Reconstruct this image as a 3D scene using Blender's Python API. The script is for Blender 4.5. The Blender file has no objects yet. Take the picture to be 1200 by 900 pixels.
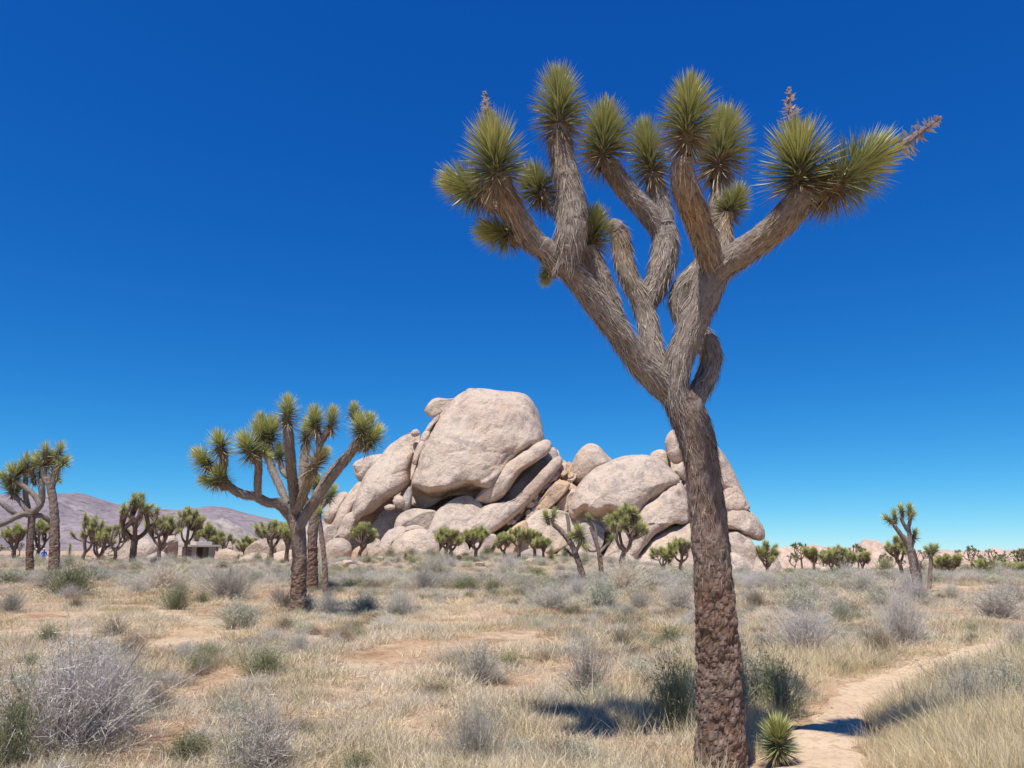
import bpy, math, random
import numpy as np
from mathutils import Vector, Matrix, Quaternion
R = math.radians
S = bpy.context.scene
COL = S.collection

# ------------------------------------------------------------------ camera, sky, sun, exposure
F = 890.0                      # focal length in photo pixels (photo 1200 x 900)
EYE = 1.6
PITCH = math.atan(195.0 / F)   # level line at photo row 645
cam = bpy.data.cameras.new('camera')
cam.sensor_width = 36.0
cam.lens = F / 1200.0 * 36.0
cam.clip_start = 0.05
cam.clip_end = 20000.0
camo = bpy.data.objects.new('camera', cam)
COL.objects.link(camo)
camo.location = (0, 0, EYE)
camo.rotation_euler = (math.pi / 2 + PITCH, 0, 0)
S.camera = camo
S.render.resolution_x, S.render.resolution_y = 1024, 768

SUN_EL = R(66.5)
sun_az = Vector((-0.42, -0.91, 0)).normalized()
sun_vec = Vector((sun_az.x * math.cos(SUN_EL), sun_az.y * math.cos(SUN_EL), math.sin(SUN_EL)))
W = bpy.data.worlds.new('World')
S.world = W
W.use_nodes = True
wn, wl = W.node_tree.nodes, W.node_tree.links
wn.clear()
sky = wn.new('ShaderNodeTexSky')
sky.sky_type = 'NISHITA'
sky.sun_disc = False
sky.sun_elevation = SUN_EL
sky.sun_rotation = math.atan2(sun_vec.x, sun_vec.y) % (2 * math.pi)
sky.altitude = 1300.0
sky.air_density = 0.7
sky.dust_density = 0.0
sky.ozone_density = 1.5
# the photograph's vivid rendering of a clear desert sky: one even tone curve per channel for the whole sky
sep, comb = wn.new('ShaderNodeSeparateColor'), wn.new('ShaderNodeCombineColor')
wl.new(sky.outputs[0], sep.inputs[0])
for ch, (pw, kk) in enumerate(((1.85, 0.68), (1.06, 0.86), (0.60, 0.96))):
    m1 = wn.new('ShaderNodeMath'); m1.operation = 'MULTIPLY'; m1.inputs[1].default_value = 0.1
    m2 = wn.new('ShaderNodeMath'); m2.operation = 'POWER'; m2.inputs[1].default_value = pw
    m3 = wn.new('ShaderNodeMath'); m3.operation = 'MULTIPLY'; m3.inputs[1].default_value = kk * 10.0
    wl.new(sep.outputs[ch], m1.inputs[0]); wl.new(m1.outputs[0], m2.inputs[0]); wl.new(m2.outputs[0], m3.inputs[0]); wl.new(m3.outputs[0], comb.inputs[ch])
bg = wn.new('ShaderNodeBackground')
bg.inputs['Strength'].default_value = 0.10
wo = wn.new('ShaderNodeOutputWorld')
wl.new(comb.outputs[0], bg.inputs['Color'])
wl.new(bg.outputs[0], wo.inputs['Surface'])

sl = bpy.data.lights.new('sun', 'SUN')
sl.energy = 5.0
sl.angle = R(0.53)
sl.color = (1.0, 0.955, 0.89)
slo = bpy.data.objects.new('sun', sl)
COL.objects.link(slo)
slo.rotation_euler = (-sun_vec).to_track_quat('-Z', 'Y').to_euler()
slo.location = (-20, -20, 60)

S.view_settings.view_transform = 'Standard'
S.view_settings.look = 'None'
S.view_settings.exposure = 0.15
S.view_settings.gamma = 1.0
S.view_settings.use_curve_mapping = False

# ------------------------------------------------------------------ helpers
rng = np.random.default_rng(7)
CP, SP = math.cos(PITCH), math.sin(PITCH)

def at(px, py, Y):
    """point on the ray through photo pixel (px,py) at forward distance Y (arrays welcome)"""
    x = (np.asarray(px, float) - 600.0) / F
    y = (450.0 - np.asarray(py, float)) / F
    dy = CP - SP * y
    dz = SP + CP * y
    k = np.asarray(Y, float) / dy
    return np.stack([x * k, np.asarray(Y, float) + 0 * k, EYE + dz * k], -1)

def vnoise(P, seed=0):
    """value noise, P (...,3) -> (...) in -1..1"""
    P = np.asarray(P, float)
    I = np.floor(P).astype(np.int64)
    f = P - I
    f = f * f * (3 - 2 * f)
    def h(ix, iy, iz):
        n = (ix * 374761393 + iy * 668265263 + iz * 2147483647 + seed * 1274126177) & 0xFFFFFFFF
        n = ((n ^ (n >> 13)) * 1274126177) & 0xFFFFFFFF
        n = n ^ (n >> 16)
        return (n & 0xFFFF) / 32767.5 - 1.0
    x, y, z = I[..., 0], I[..., 1], I[..., 2]
    fx, fy, fz = f[..., 0], f[..., 1], f[..., 2]
    def lx(yy, zz):
        a = h(x, yy, zz); b = h(x + 1, yy, zz)
        return a + (b - a) * fx
    a = lx(y, z); b = lx(y + 1, z); c = a + (b - a) * fy
    a = lx(y, z + 1); b = lx(y + 1, z + 1); d = a + (b - a) * fy
    return c + (d - c) * fz

def fbm(P, oct=4, seed=0, gain=0.5):
    P = np.asarray(P, float)
    s = 0; a = 1.0; t = 0
    for k in range(oct):
        s = s + a * vnoise(P * (2.03 ** k) + 17.3 * k, seed + k); t += a; a *= gain
    return s / t

def cells(P, seed=0):
    """worley F1,F2 for P (N,3)"""
    P = np.asarray(P, float)
    I = np.floor(P).astype(np.int64)
    f1 = np.full(P.shape[0], 9.0); f2 = f1.copy()
    for dx in (-1, 0, 1):
        for dy in (-1, 0, 1):
            for dz in (-1, 0, 1):
                c = I + np.array([dx, dy, dz])
                def h(k):
                    n = (c[:, 0] * 374761393 + c[:, 1] * 668265263 + c[:, 2] * 1103515245 + (seed * 7 + k) * 1274126177) & 0xFFFFFFFF
                    n = ((n ^ (n >> 13)) * 1274126177) & 0xFFFFFFFF
                    return ((n ^ (n >> 16)) & 0xFFFF) / 65535.0
                q = c + np.stack([h(1), h(2), h(3)], -1)
                d = np.linalg.norm(q - P, axis=1)
                m = d < f1
                f2 = np.where(m, f1, np.minimum(f2, d)); f1 = np.where(m, d, f1)
    return f1, f2

def sst(a, b, x):
    t = np.clip((np.asarray(x, float) - a) / (b - a), 0, 1)
    return t * t * (3 - 2 * t)

def gz0(x, y):
    x = np.asarray(x, float); y = np.asarray(y, float)
    z = 0.0125 * np.clip(y, -60, 95)
    r = x / np.maximum(y, 5.0)
    z = z - sst(0.07, 0.27, r) * (0.0125 * (np.clip(y, 30, 95) - 30) + 5.6 * np.clip((y - 30) / 262, 0, 1))
    z = z - 1.0 * sst(55, 82, y) * sst(-0.10, -0.28, r)
    return z

def gz(x, y):
    x = np.asarray(x, float); y = np.asarray(y, float)
    P = np.stack([x, y, 0 * x], -1)
    d = np.sqrt(x * x + y * y)
    k = 1.0 - sst(60, 400, d)
    return gz0(x, y) + k * (0.07 * vnoise(P * 0.31, 3) + 0.035 * vnoise(P * 0.9, 4) + 0.016 * vnoise(P * 2.6, 5))

def yrow(py):
    """forward distance at which the sloping plain is seen at photo row py"""
    y = (450.0 - py) / F
    s = (SP + CP * y) / (CP - SP * y)
    return EYE / (0.0125 - s)

def gpix(px, py):
    Y = yrow(py)
    p = at(px, py, Y)
    return float(p[0]), float(Y)

def mesh_np(name, V, Fc, cols=None, mats=(), mi=None, smooth=False):
    me = bpy.data.meshes.new(name)
    V = np.asarray(V, float)
    if isinstance(Fc, np.ndarray):
        n, k = Fc.shape
        me.vertices.add(len(V)); me.vertices.foreach_set('co', V.ravel())
        me.loops.add(n * k); me.loops.foreach_set('vertex_index', Fc.ravel().astype(np.int32))
        me.polygons.add(n)
        me.polygons.foreach_set('loop_start', (np.arange(n) * k).astype(np.int32))
        me.update(calc_edges=True)
    else:
        me.from_pydata(V.tolist(), [], Fc)
        n = len(Fc)
    if cols is not None:
        ca = me.color_attributes.new('Col', 'FLOAT_COLOR', 'POINT')
        c4 = np.ones((len(V), 4)); c4[:, :3] = cols
        ca.data.foreach_set('color', c4.ravel())
    for m in mats: me.materials.append(m)
    if mi is not None: me.polygons.foreach_set('material_index', np.asarray(mi, np.int32))
    me.polygons.foreach_set('use_smooth', np.full(n, smooth))
    me.update()
    return me

class MB:
    """collects quads/triangles (triangles as degenerate-free tris) with colours into one mesh"""
    def __init__(s): s.V = []; s.F = []; s.C = []; s.M = []; s.n = 0
    def add(s, V, Fc, C=None, m=0):
        V = np.asarray(V, float); Fc = np.asarray(Fc, np.int64)
        if Fc.shape[1] == 4:
            Fc = np.concatenate([Fc[:, [0, 1, 2]], Fc[:, [0, 2, 3]]])
        s.V.append(V); s.F.append(Fc + s.n)
        s.C.append(np.broadcast_to(np.asarray(C if C is not None else (.5, .5, .5), float), V.shape))
        s.M.append(np.full(len(Fc), m)); s.n += len(V)
    def mesh(s, name, mats, smooth=False):
        return mesh_np(name, np.concatenate(s.V), np.concatenate(s.F), np.concatenate(s.C), mats, np.concatenate(s.M), smooth)

def link(name, data, parent=None):
    o = bpy.data.objects.new(name, data); COL.objects.link(o)
    if parent is not None: o.parent = parent
    return o

def tag(o, label=None, cat=None, group=None, kind=None):
    if label: o['label'] = label
    if cat: o['category'] = cat
    if group: o['group'] = group
    if kind: o['kind'] = kind
    return o

def thing(name, label, cat, loc, group=None):
    o = link(name, None); o.location = loc; o.empty_display_size = 0.2
    return tag(o, label, cat, group)

# ------------------------------------------------------------------ materials
def mat(name):
    m = bpy.data.materials.new(name); m.use_nodes = True
    nt = m.node_tree; b = nt.nodes['Principled BSDF']
    return m, nt.nodes, nt.links, b

def ramp(N, stops):
    r = N.new('ShaderNodeValToRGB'); e = r.color_ramp.elements
    while len(e) < len(stops): e.new(0.5)
    for k, (p, c) in enumerate(stops):
        e[k].position = p; e[k].color = (*c, 1) if len(c) == 3 else c
    return r

def noise(N, L, vec, scale, detail=4, rough=0.55, dist=0.0):
    n = N.new('ShaderNodeTexNoise'); n.inputs['Scale'].default_value = scale
    n.inputs['Detail'].default_value = detail; n.inputs['Roughness'].default_value = rough
    n.inputs['Distortion'].default_value = dist
    if vec is not None: L.new(vec, n.inputs['Vector'])
    return n

def mix(N, L, fac, a, b, mode='MIX'):
    m = N.new('ShaderNodeMix'); m.data_type = 'RGBA'; m.blend_type = mode
    for s, v in ((m.inputs['Factor'], fac), (m.inputs['A'], a), (m.inputs['B'], b)):
        if hasattr(v, 'is_output'): L.new(v, s)
        elif isinstance(v, (int, float)): s.default_value = v
        else: s.default_value = (*v, 1)
    return m.outputs['Result']

def simple(name, c, rough=0.8, spec=0.3):
    m, N, L, b = mat(name)
    tc = N.new('ShaderNodeTexCoord')
    n = noise(N, L, tc.outputs['Object'], 9.0, 5)
    r = ramp(N, [(0.3, tuple(v * 0.82 for v in c)), (0.7, tuple(min(1, v * 1.12) for v in c))])
    L.new(n.outputs['Fac'], r.inputs['Fac']); L.new(r.outputs[0], b.inputs['Base Color'])
    b.inputs['Roughness'].default_value = rough; b.inputs['Specular IOR Level'].default_value = spec
    return m

def attr_mat(name, rough, spec, var=0.25, trans=0.0, obj_random=False):
    """colour comes from the mesh's own colour attribute, varied by fine noise"""
    m, N, L, b = mat(name)
    a = N.new('ShaderNodeAttribute'); a.attribute_name = 'Col'
    tc = N.new('ShaderNodeTexCoord')
    n = noise(N, L, tc.outputs['Object'], 23.0, 3)
    r = ramp(N, [(0.25, (1 - var,) * 3), (0.75, (1 + var,) * 3)])
    L.new(n.outputs['Fac'], r.inputs['Fac'])
    c = mix(N, L, 1.0, a.outputs['Color'], r.outputs[0], 'MULTIPLY')
    if obj_random:
        oi = N.new('ShaderNodeObjectInfo')
        r2 = ramp(N, [(0.0, (0.72, 0.70, 0.66)), (0.35, (0.95, 0.92, 0.88)), (0.65, (1.05, 1.04, 1.0)), (1.0, (1.22, 1.14, 1.0))])
        L.new(oi.outputs['Random'], r2.inputs['Fac'])
        c = mix(N, L, 1.0, c, r2.outputs[0], 'MULTIPLY')
    L.new(c, b.inputs['Base Color'])
    b.inputs['Roughness'].default_value = rough; b.inputs['Specular IOR Level'].default_value = spec
    if trans > 0:
        t = N.new('ShaderNodeBsdfTranslucent'); L.new(c, t.inputs['Color'])
        ms = N.new('ShaderNodeMixShader'); ms.inputs[0].default_value = trans
        out = N['Material Output']
        L.new(b.outputs[0], ms.inputs[1]); L.new(t.outputs[0], ms.inputs[2]); L.new(ms.outputs[0], out.inputs['Surface'])
    return m

M_leaf = attr_mat('yucca_leaf', 0.42, 0.45, 0.18, 0.12)
M_thatch = attr_mat('dead_leaf_thatch', 0.8, 0.2, 0.25)
M_twig = attr_mat('shrub_twig', 0.85, 0.2, 0.2, 0.10, True)
M_grass = attr_mat('dry_grass', 0.7, 0.25, 0.12, 0.30, True)

def make_bark():
    m, N, L, b = mat('joshua_bark')
    tc = N.new('ShaderNodeTexCoord'); a = N.new('ShaderNodeAttribute'); a.attribute_name = 'Col'
    mp = N.new('ShaderNodeMapping'); mp.inputs['Scale'].default_value = (1, 1, 0.55)
    L.new(tc.outputs['Object'], mp.inputs['Vector'])
    n1 = noise(N, L, mp.outputs[0], 26, 6, 0.65)
    n2 = noise(N, L, mp.outputs[0], 5, 4, 0.6)
    r1 = ramp(N, [(0.3, (0.45, 0.40, 0.38)), (0.55, (1.0, 0.95, 0.92)), (0.75, (1.45, 1.42, 1.42))])
    L.new(n1.outputs['Fac'], r1.inputs['Fac'])
    c = mix(N, L, 1.0, a.outputs['Color'], r1.outputs[0], 'MULTIPLY')
    r2 = ramp(N, [(0.42, (0, 0, 0)), (0.62, (1, 1, 1))])
    L.new(n2.outputs['Fac'], r2.inputs['Fac'])
    c = mix(N, L, r2.outputs[0], c, mix(N, L, 0.25, c, (0.27, 0.14, 0.08)))
    L.new(c, b.inputs['Base Color'])
    bp = N.new('ShaderNodeBump'); bp.inputs['Strength'].default_value = 0.9; bp.inputs['Distance'].default_value = 0.02
    L.new(n1.outputs['Fac'], bp.inputs['Height']); L.new(bp.outputs[0], b.inputs['Normal'])
    b.inputs['Roughness'].default_value = 0.9; b.inputs['Specular IOR Level'].default_value = 0.15
    return m
M_bark = make_bark()

def make_rock(name, tint=(1, 1, 1), scale=1.0):
    m, N, L, b = mat(name)
    tc = N.new('ShaderNodeTexCoord'); g = N.new('ShaderNodeNewGeometry')
    v = g.outputs['Position']
    big = noise(N, L, v, 0.11 * scale, 5, 0.6, 0.4)
    med = noise(N, L, v, 0.55 * scale, 7, 0.62, 0.3)
    fine = noise(N, L, v, 4.5 * scale, 8, 0.7)
    spk = noise(N, L, v, 16 * scale, 3, 0.8)
    t = lambda c: tuple(c[i] * tint[i] for i in range(3))
    rb = ramp(N, [(0.30, t((0.57, 0.42, 0.315))), (0.48, t((0.66, 0.52, 0.405))), (0.62, t((0.69, 0.565, 0.455))), (0.75, t((0.60, 0.465, 0.37)))])
    L.new(big.outputs['Fac'], rb.inputs['Fac'])
    var = ramp(N, [(0.50, (0, 0, 0)), (0.63, (1, 1, 1))])
    L.new(med.outputs['Fac'], var.inputs['Fac'])
    c = mix(N, L, var.outputs[0], rb.outputs[0], mix(N, L, 0.62, rb.outputs[0], t((0.36, 0.30, 0.265))))
    sp = ramp(N, [(0.36, (0.60, 0.56, 0.53)), (0.47, (1, 1, 1)), (0.75, (1.08, 1.07, 1.06))])
    L.new(spk.outputs['Fac'], sp.inputs['Fac'])
    c = mix(N, L, 0.8, c, sp.outputs[0], 'MULTIPLY')
    fr = ramp(N, [(0.35, (0.80, 0.78, 0.76)), (0.55, (1, 1, 1))])
    L.new(fine.outputs['Fac'], fr.inputs['Fac'])
    c = mix(N, L, 0.9, c, fr.outputs[0], 'MULTIPLY')
    # streaks of run-off stain
    mp = N.new('ShaderNodeMapping'); mp.inputs['Scale'].default_value = (1.0, 1.0, 0.10); L.new(v, mp.inputs['Vector'])
    st = noise(N, L, mp.outputs[0], 0.9 * scale, 5, 0.6)
    sr = ramp(N, [(0.56, (1, 1, 1)), (0.70, (0.70, 0.66, 0.64))]); L.new(st.outputs['Fac'], sr.inputs['Fac'])
    c = mix(N, L, 0.8, c, sr.outputs[0], 'MULTIPLY')
    L.new(c, b.inputs['Base Color'])
    b1 = N.new('ShaderNodeBump'); b1.inputs['Strength'].default_value = 0.75; b1.inputs['Distance'].default_value = 0.7 / scale
    L.new(med.outputs['Fac'], b1.inputs['Height'])
    b2 = N.new('ShaderNodeBump'); b2.inputs['Strength'].default_value = 0.85; b2.inputs['Distance'].default_value = 0.22 / scale
    L.new(fine.outputs['Fac'], b2.inputs['Height']); L.new(b1.outputs[0], b2.inputs['Normal'])
    L.new(b2.outputs[0], b.inputs['Normal'])
    b.inputs['Roughness'].default_value = 0.92; b.inputs['Specular IOR Level'].default_value = 0.15
    return m
M_rock = make_rock('granite')
M_rock_pale = make_rock('pale_granite', (1.08, 1.08, 1.06))
M_rock_orange = make_rock('orange_granite', (1.04, 0.93, 0.78))
M_rock_grey_shaded = make_rock('grey_granite', (0.80, 0.86, 0.95))  # cooler, darker granite: shade put into recessed rocks; also the grey wedge

def make_ground():
    m, N, L, b = mat('desert_soil')
    g = N.new('ShaderNodeNewGeometry'); v = g.outputs['Position']
    n1 = noise(N, L, v, 0.22, 5, 0.6, 0.5)
    n2 = noise(N, L, v, 1.6, 6, 0.65)
    n3 = noise(N, L, v, 14, 6, 0.7)
    n4 = noise(N, L, v, 70, 3, 0.7)
    r1 = ramp(N, [(0.32, (0.38, 0.215, 0.125)), (0.43, (0.51, 0.34, 0.205)), (0.54, (0.60, 0.445, 0.285)), (0.72, (0.62, 0.495, 0.345))])
    L.new(n1.outputs['Fac'], r1.inputs['Fac'])
    r2 = ramp(N, [(0.35, (0.62, 0.55, 0.50)), (0.52, (1, 1, 1)), (0.7, (1.10, 1.08, 1.05))])
    L.new(n2.outputs['Fac'], r2.inputs['Fac'])
    c = mix(N, L, 0.9, r1.outputs[0], r2.outputs[0], 'MULTIPLY')
    r3 = ramp(N, [(0.36, (0.55, 0.48, 0.42)), (0.5, (1, 1, 1)), (0.72, (1.12, 1.12, 1.12))])
    L.new(n3.outputs['Fac'], r3.inputs['Fac'])
    c = mix(N, L, 0.8, c, r3.outputs[0], 'MULTIPLY')
    r4 = ramp(N, [(0.34, (0.55, 0.5, 0.47)), (0.48, (1, 1, 1))])
    L.new(n4.outputs['Fac'], r4.inputs['Fac'])
    c = mix(N, L, 0.6, c, r4.outputs[0], 'MULTIPLY')
    L.new(c, b.inputs['Base Color'])
    b1 = N.new('ShaderNodeBump'); b1.inputs['Strength'].default_value = 0.7; b1.inputs['Distance'].default_value = 0.05
    L.new(n3.outputs['Fac'], b1.inputs['Height'])
    b2 = N.new('ShaderNodeBump'); b2.inputs['Strength'].default_value = 0.5; b2.inputs['Distance'].default_value = 0.012
    L.new(n4.outputs['Fac'], b2.inputs['Height']); L.new(b1.outputs[0], b2.inputs['Normal'])
    L.new(b2.outputs[0], b.inputs['Normal'])
    b.inputs['Roughness'].default_value = 0.95; b.inputs['Specular IOR Level'].default_value = 0.1
    return m
M_ground = make_ground()

def make_path_mat():
    m, N, L, b = mat('trodden_sand')
    g = N.new('ShaderNodeNewGeometry'); v = g.outputs['Position']
    n1 = noise(N, L, v, 1.1, 5, 0.6); n2 = noise(N, L, v, 11, 6, 0.7); n3 = noise(N, L, v, 80, 3, 0.7)
    r1 = ramp(N, [(0.3, (0.58, 0.41, 0.255)), (0.6, (0.68, 0.51, 0.34))]); L.new(n1.outputs['Fac'], r1.inputs['Fac'])
    r2 = ramp(N, [(0.36, (0.72, 0.66, 0.6)), (0.5, (1, 1, 1)), (0.75, (1.06, 1.06, 1.06))]); L.new(n2.outputs['Fac'], r2.inputs['Fac'])
    c = mix(N, L, 0.85, r1.outputs[0], r2.outputs[0], 'MULTIPLY')
    r3 = ramp(N, [(0.33, (0.6, 0.55, 0.5)), (0.45, (1, 1, 1))]); L.new(n3.outputs['Fac'], r3.inputs['Fac'])
    c = mix(N, L, 0.5, c, r3.outputs[0], 'MULTIPLY')
    L.new(c, b.inputs['Base Color'])
    b1 = N.new('ShaderNodeBump'); b1.inputs['Strength'].default_value = 0.8; b1.inputs['Distance'].default_value = 0.05
    L.new(n2.outputs['Fac'], b1.inputs['Height']); L.new(b1.outputs[0], b.inputs['Normal'])
    b.inputs['Roughness'].default_value = 0.95; b.inputs['Specular IOR Level'].default_value = 0.1
    return m
M_path = make_path_mat()

def make_mountain(name, c1, c2, c3, s):
    m, N, L, b = mat(name)
    g = N.new('ShaderNodeNewGeometry'); v = g.outputs['Position']
    n1 = noise(N, L, v, 0.004 * s, 6, 0.6, 0.5); n2 = noise(N, L, v, 0.03 * s, 6, 0.7); n3 = noise(N, L, v, 0.012 * s, 5, 0.65)
    r1 = ramp(N, [(0.35, c1), (0.6, c2)]); L.new(n1.outputs['Fac'], r1.inputs['Fac'])
    r2 = ramp(N, [(0.36, (0.6, 0.6, 0.62)), (0.5, (1, 1, 1)), (0.7, (1.2, 1.2, 1.2))]); L.new(n2.outputs['Fac'], r2.inputs['Fac'])
    c = mix(N, L, 0.9, r1.outputs[0], r2.outputs[0], 'MULTIPLY')
    r3 = ramp(N, [(0.60, (0, 0, 0)), (0.68, (1, 1, 1))]); L.new(n3.outputs['Fac'], r3.inputs['Fac'])
    c = mix(N, L, r3.outputs[0], c, mix(N, L, 0.5, c, c3))
    L.new(c, b.inputs['Base Color']); b.inputs['Roughness'].default_value = 1.0; b.inputs['Specular IOR Level'].default_value = 0.05
    bp = N.new('ShaderNodeBump'); bp.inputs['Strength'].default_value = 0.6; bp.inputs['Distance'].default_value = 14.0 / s
    L.new(n2.outputs['Fac'], bp.inputs['Height']); L.new(bp.outputs[0], b.inputs['Normal'])
    return m
M_mtn = make_mountain('far_mountain_slope', (0.225, 0.185, 0.20), (0.30, 0.245, 0.25), (0.46, 0.40, 0.38), 1.0)  # purple-grey tones put aerial haze into the slope colour
M_hill_tan = make_mountain('tan_hill_slope', (0.34, 0.285, 0.25), (0.44, 0.37, 0.31), (0.5, 0.43, 0.36), 3.0)
M_hill_rock = make_rock('distant_boulder_hill', (1.02, 0.95, 0.93), 0.8)

# ------------------------------------------------------------------ ground, path, hills
PATH_PX = [(964, 925, 42), (962, 895, 40), (962, 868, 42), (985, 838, 24), (1003, 812, 22), (1030, 796, 24), (1066, 783, 17),
           (1102, 774, 15), (1132, 766, 13), (1160, 757, 8), (1195, 750, 6), (1250, 742, 5)]
path_c = []
for (px, py, hw) in PATH_PX:
    x, y = gpix(px, py); path_c.append((x, y, hw / F * math.hypot(x, y) * 1.0))
path_c = [(path_c[0][0] - 0.3, -2.0, 0.28), (path_c[0][0] - 0.1, 2.5, 0.3)] + path_c

def catmull(P, n):
    P = np.asarray(P, float); out = []
    Q = np.vstack([2 * P[0] - P[1], P, 2 * P[-1] - P[-2]])
    for i in range(len(P) - 1):
        p0, p1, p2, p3 = Q[i:i + 4]
        m = n if np.isscalar(n) else n[i]
        for t in np.linspace(0, 1, m, endpoint=False):
            out.append(0.5 * ((2 * p1) + (-p0 + p2) * t + (2 * p0 - 5 * p1 + 4 * p2 - p3) * t * t + (-p0 + 3 * p1 - 3 * p2 + p3) * t ** 3))
    out.append(P[-1])
    return np.array(out)

PC = catmull(path_c, 14)
def path_dist(x, y):
    """signed-ish: distance to path centre divided by half width"""
    x = np.asarray(x, float).ravel(); y = np.asarray(y, float).ravel()
    best = np.full(x.shape, 99.0)
    for k in range(len(PC)):
        best = np.minimum(best, np.hypot(x - PC[k, 0], y - PC[k, 1]) / max(PC[k, 2], 0.08))
    return best

def build_ground():
    a, n = 9.4, 440
    u = np.linspace(-1, 1, n)
    g = 7000 * np.sinh(a * u) / np.sinh(a)
    X, Y = np.meshgrid(g + 1.0, g + 6.0, indexing='xy')
    Z = gz(X, Y)
    V = np.stack([X, Y, Z], -1).reshape(-1, 3)
    i = np.arange(n - 1)
    A = (i[:, None] * n + i[None, :]).ravel()
    Fc = np.stack([A, A + 1, A + n + 1, A + n], -1)
    me = mesh_np('ground', V, Fc, None, [M_ground], None, True)
    tag(link('ground', me), kind='structure')
build_ground()

def build_path():
    V = []; Fc = []; nw = 13
    for k, (x, y, w) in enumerate(PC):
        a = PC[max(k - 1, 0)]; b = PC[min(k + 1, len(PC) - 1)]
        t = np.array([b[0] - a[0], b[1] - a[1]]); t /= np.linalg.norm(t); nrm = np.array([t[1], -t[0]])
        for j in range(nw):
            s = -1 + 2 * j / (nw - 1)
            wob = 1 + 0.30 * float(vnoise(np.array([k * 0.35, 0.0 if s < 0 else 7.7, 1.0]), 9)) + 0.15 * float(vnoise(np.array([k * 0.9, 3.0 if s < 0 else 9.7, 1.0]), 11))
            px, py = x + nrm[0] * s * w * wob, y + nrm[1] * s * w * wob
            z = float(gz(px, py)) + (0.022 if abs(s) < 0.8 else (0.012 if abs(s) < 0.95 else -0.03))
            z += 0.012 * float(vnoise(np.array([px * 4, py * 4, 0.0]), 21))
            V.append((px, py, z))
    for k in range(len(PC) - 1):
        for j in range(nw - 1):
            A = k * nw + j
            Fc.append((A, A + 1, A + nw + 1, A + nw))
    me = mesh_np('path', V, np.array(Fc), None, [M_path], None, True)
    tag(link('path', me), kind='structure')
build_path()

def build_ridge(name, prof, Y, depth, m, base_z, rough, nu, nv, seed, boulders=0.0, ext=None):
    """a hill range: crest traced as (column,row) at distance Y, falling to base_z in front and behind"""
    P = np.array(prof, float) - [0, 3 if boulders == 4.2 else 0]
    xs = np.linspace(P[0, 0], P[-1, 0], nu)
    ys = np.interp(xs, P[:, 0], P[:, 1])
    crest = at(xs, ys, np.full(nu, float(Y)))
    v = np.linspace(-1, 1, nv)
    X = np.repeat(crest[:, 0][None, :], nv, 0)
    YY = Y + v[:, None] * depth + 0 * X
    X = X * (YY / Y) * 0.5 + X * 0.5
    hgt = (crest[:, 2] - base_z)[None, :]
    shape = np.clip(1 - np.abs(v[:, None]) ** 1.15, 0, 1)
    Pn = np.stack([X, YY, 0 * X], -1)
    sc = 1.0 / (depth * 0.45)
    rid = 1 - np.abs(fbm(Pn * sc * 1.6, 5, seed)) * 2
    edge = np.sin(np.pi * np.clip(np.linspace(0, 1, nu) * 8, 0, 0.5)) * np.sin(np.pi * np.clip((1 - np.linspace(0, 1, nu)) * 8, 0, 0.5))
    fall = 1 - (1 - shape) * (0.75 + 0.5 * fbm(Pn * sc * 2.2, 4, seed + 5))
    Z = base_z - 3 + (hgt + 3) * np.clip(fall, 0, 1.02) * sst(0.0, 0.3, shape) * edge[None, :]
    Z = Z + rough * hgt * (rid - 0.5) * 0.5 * np.clip((1 - shape) * 2.2, 0.06, 1) * shape
    if boulders > 0:
        f1, f2 = cells(Pn.reshape(-1, 3) / boulders, seed)
        bump = np.sqrt(np.clip(1 - f1 ** 2 * 1.6, 0, 1)).reshape(X.shape)
        g1, g2 = cells(Pn.reshape(-1, 3) / (boulders * 0.42), seed + 3)
        bump2 = np.sqrt(np.clip(1 - g1 ** 2 * 1.6, 0, 1)).reshape(X.shape)
        Z = Z + (bump - 0.6) * boulders * 0.55 * np.clip(shape * 3, 0, 1) + (bump2 - 0.6) * boulders * 0.22
    Vv = np.stack([X, YY, Z], -1).reshape(-1, 3)
    A = (np.arange(nv - 1)[:, None] * nu + np.arange(nu - 1)[None, :]).ravel()
    Fc = np.stack([A, A + 1, A + nu + 1, A + nu], -1)
    o = link(name, mesh_np(name, Vv, Fc, None, [m], None, True))
    return tag(o, kind='structure')

build_ridge('mountain', [(-900, 618), (-620, 600), (-380, 588), (-200, 592), (-60, 585), (0, 583), (50, 580), (95, 577), (135, 590), (170, 599), (200, 598), (225, 598), (262, 594),
                         (290, 602), (330, 611), (380, 620), (440, 628), (520, 636), (620, 641), (720, 646)], 3400, 1500, M_mtn, 0.0, 0.9, 420, 90, 3)
build_ridge('hill', [(150, 646), (190, 634), (215, 622), (240, 612), (262, 609), (280, 618), (296, 630), (315, 636), (330, 632), (350, 622), (375, 612), (410, 610), (450, 618), (500, 634), (560, 646)],
            900, 190, M_hill_tan, 0.0, 0.7, 200, 60, 8, 9.0)
build_ridge('boulder_hill', [(830, 660), (880, 650), (905, 646), (918, 647), (932, 646), (950, 643), (964, 645), (976, 644), (986, 650), (998, 648), (1010, 642), (1017, 637), (1028, 641), (1042, 645),
                             (1062, 650), (1085, 652), (1110, 650), (1135, 653), (1152, 649), (1165, 647), (1178, 651), (1195, 649), (1220, 644), (1280, 640), (1360, 646), (1450, 650), (1520, 660)],
            300, 60, M_hill_rock, -5.6, 0.9, 520, 80, 12, 4.2)

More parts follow.
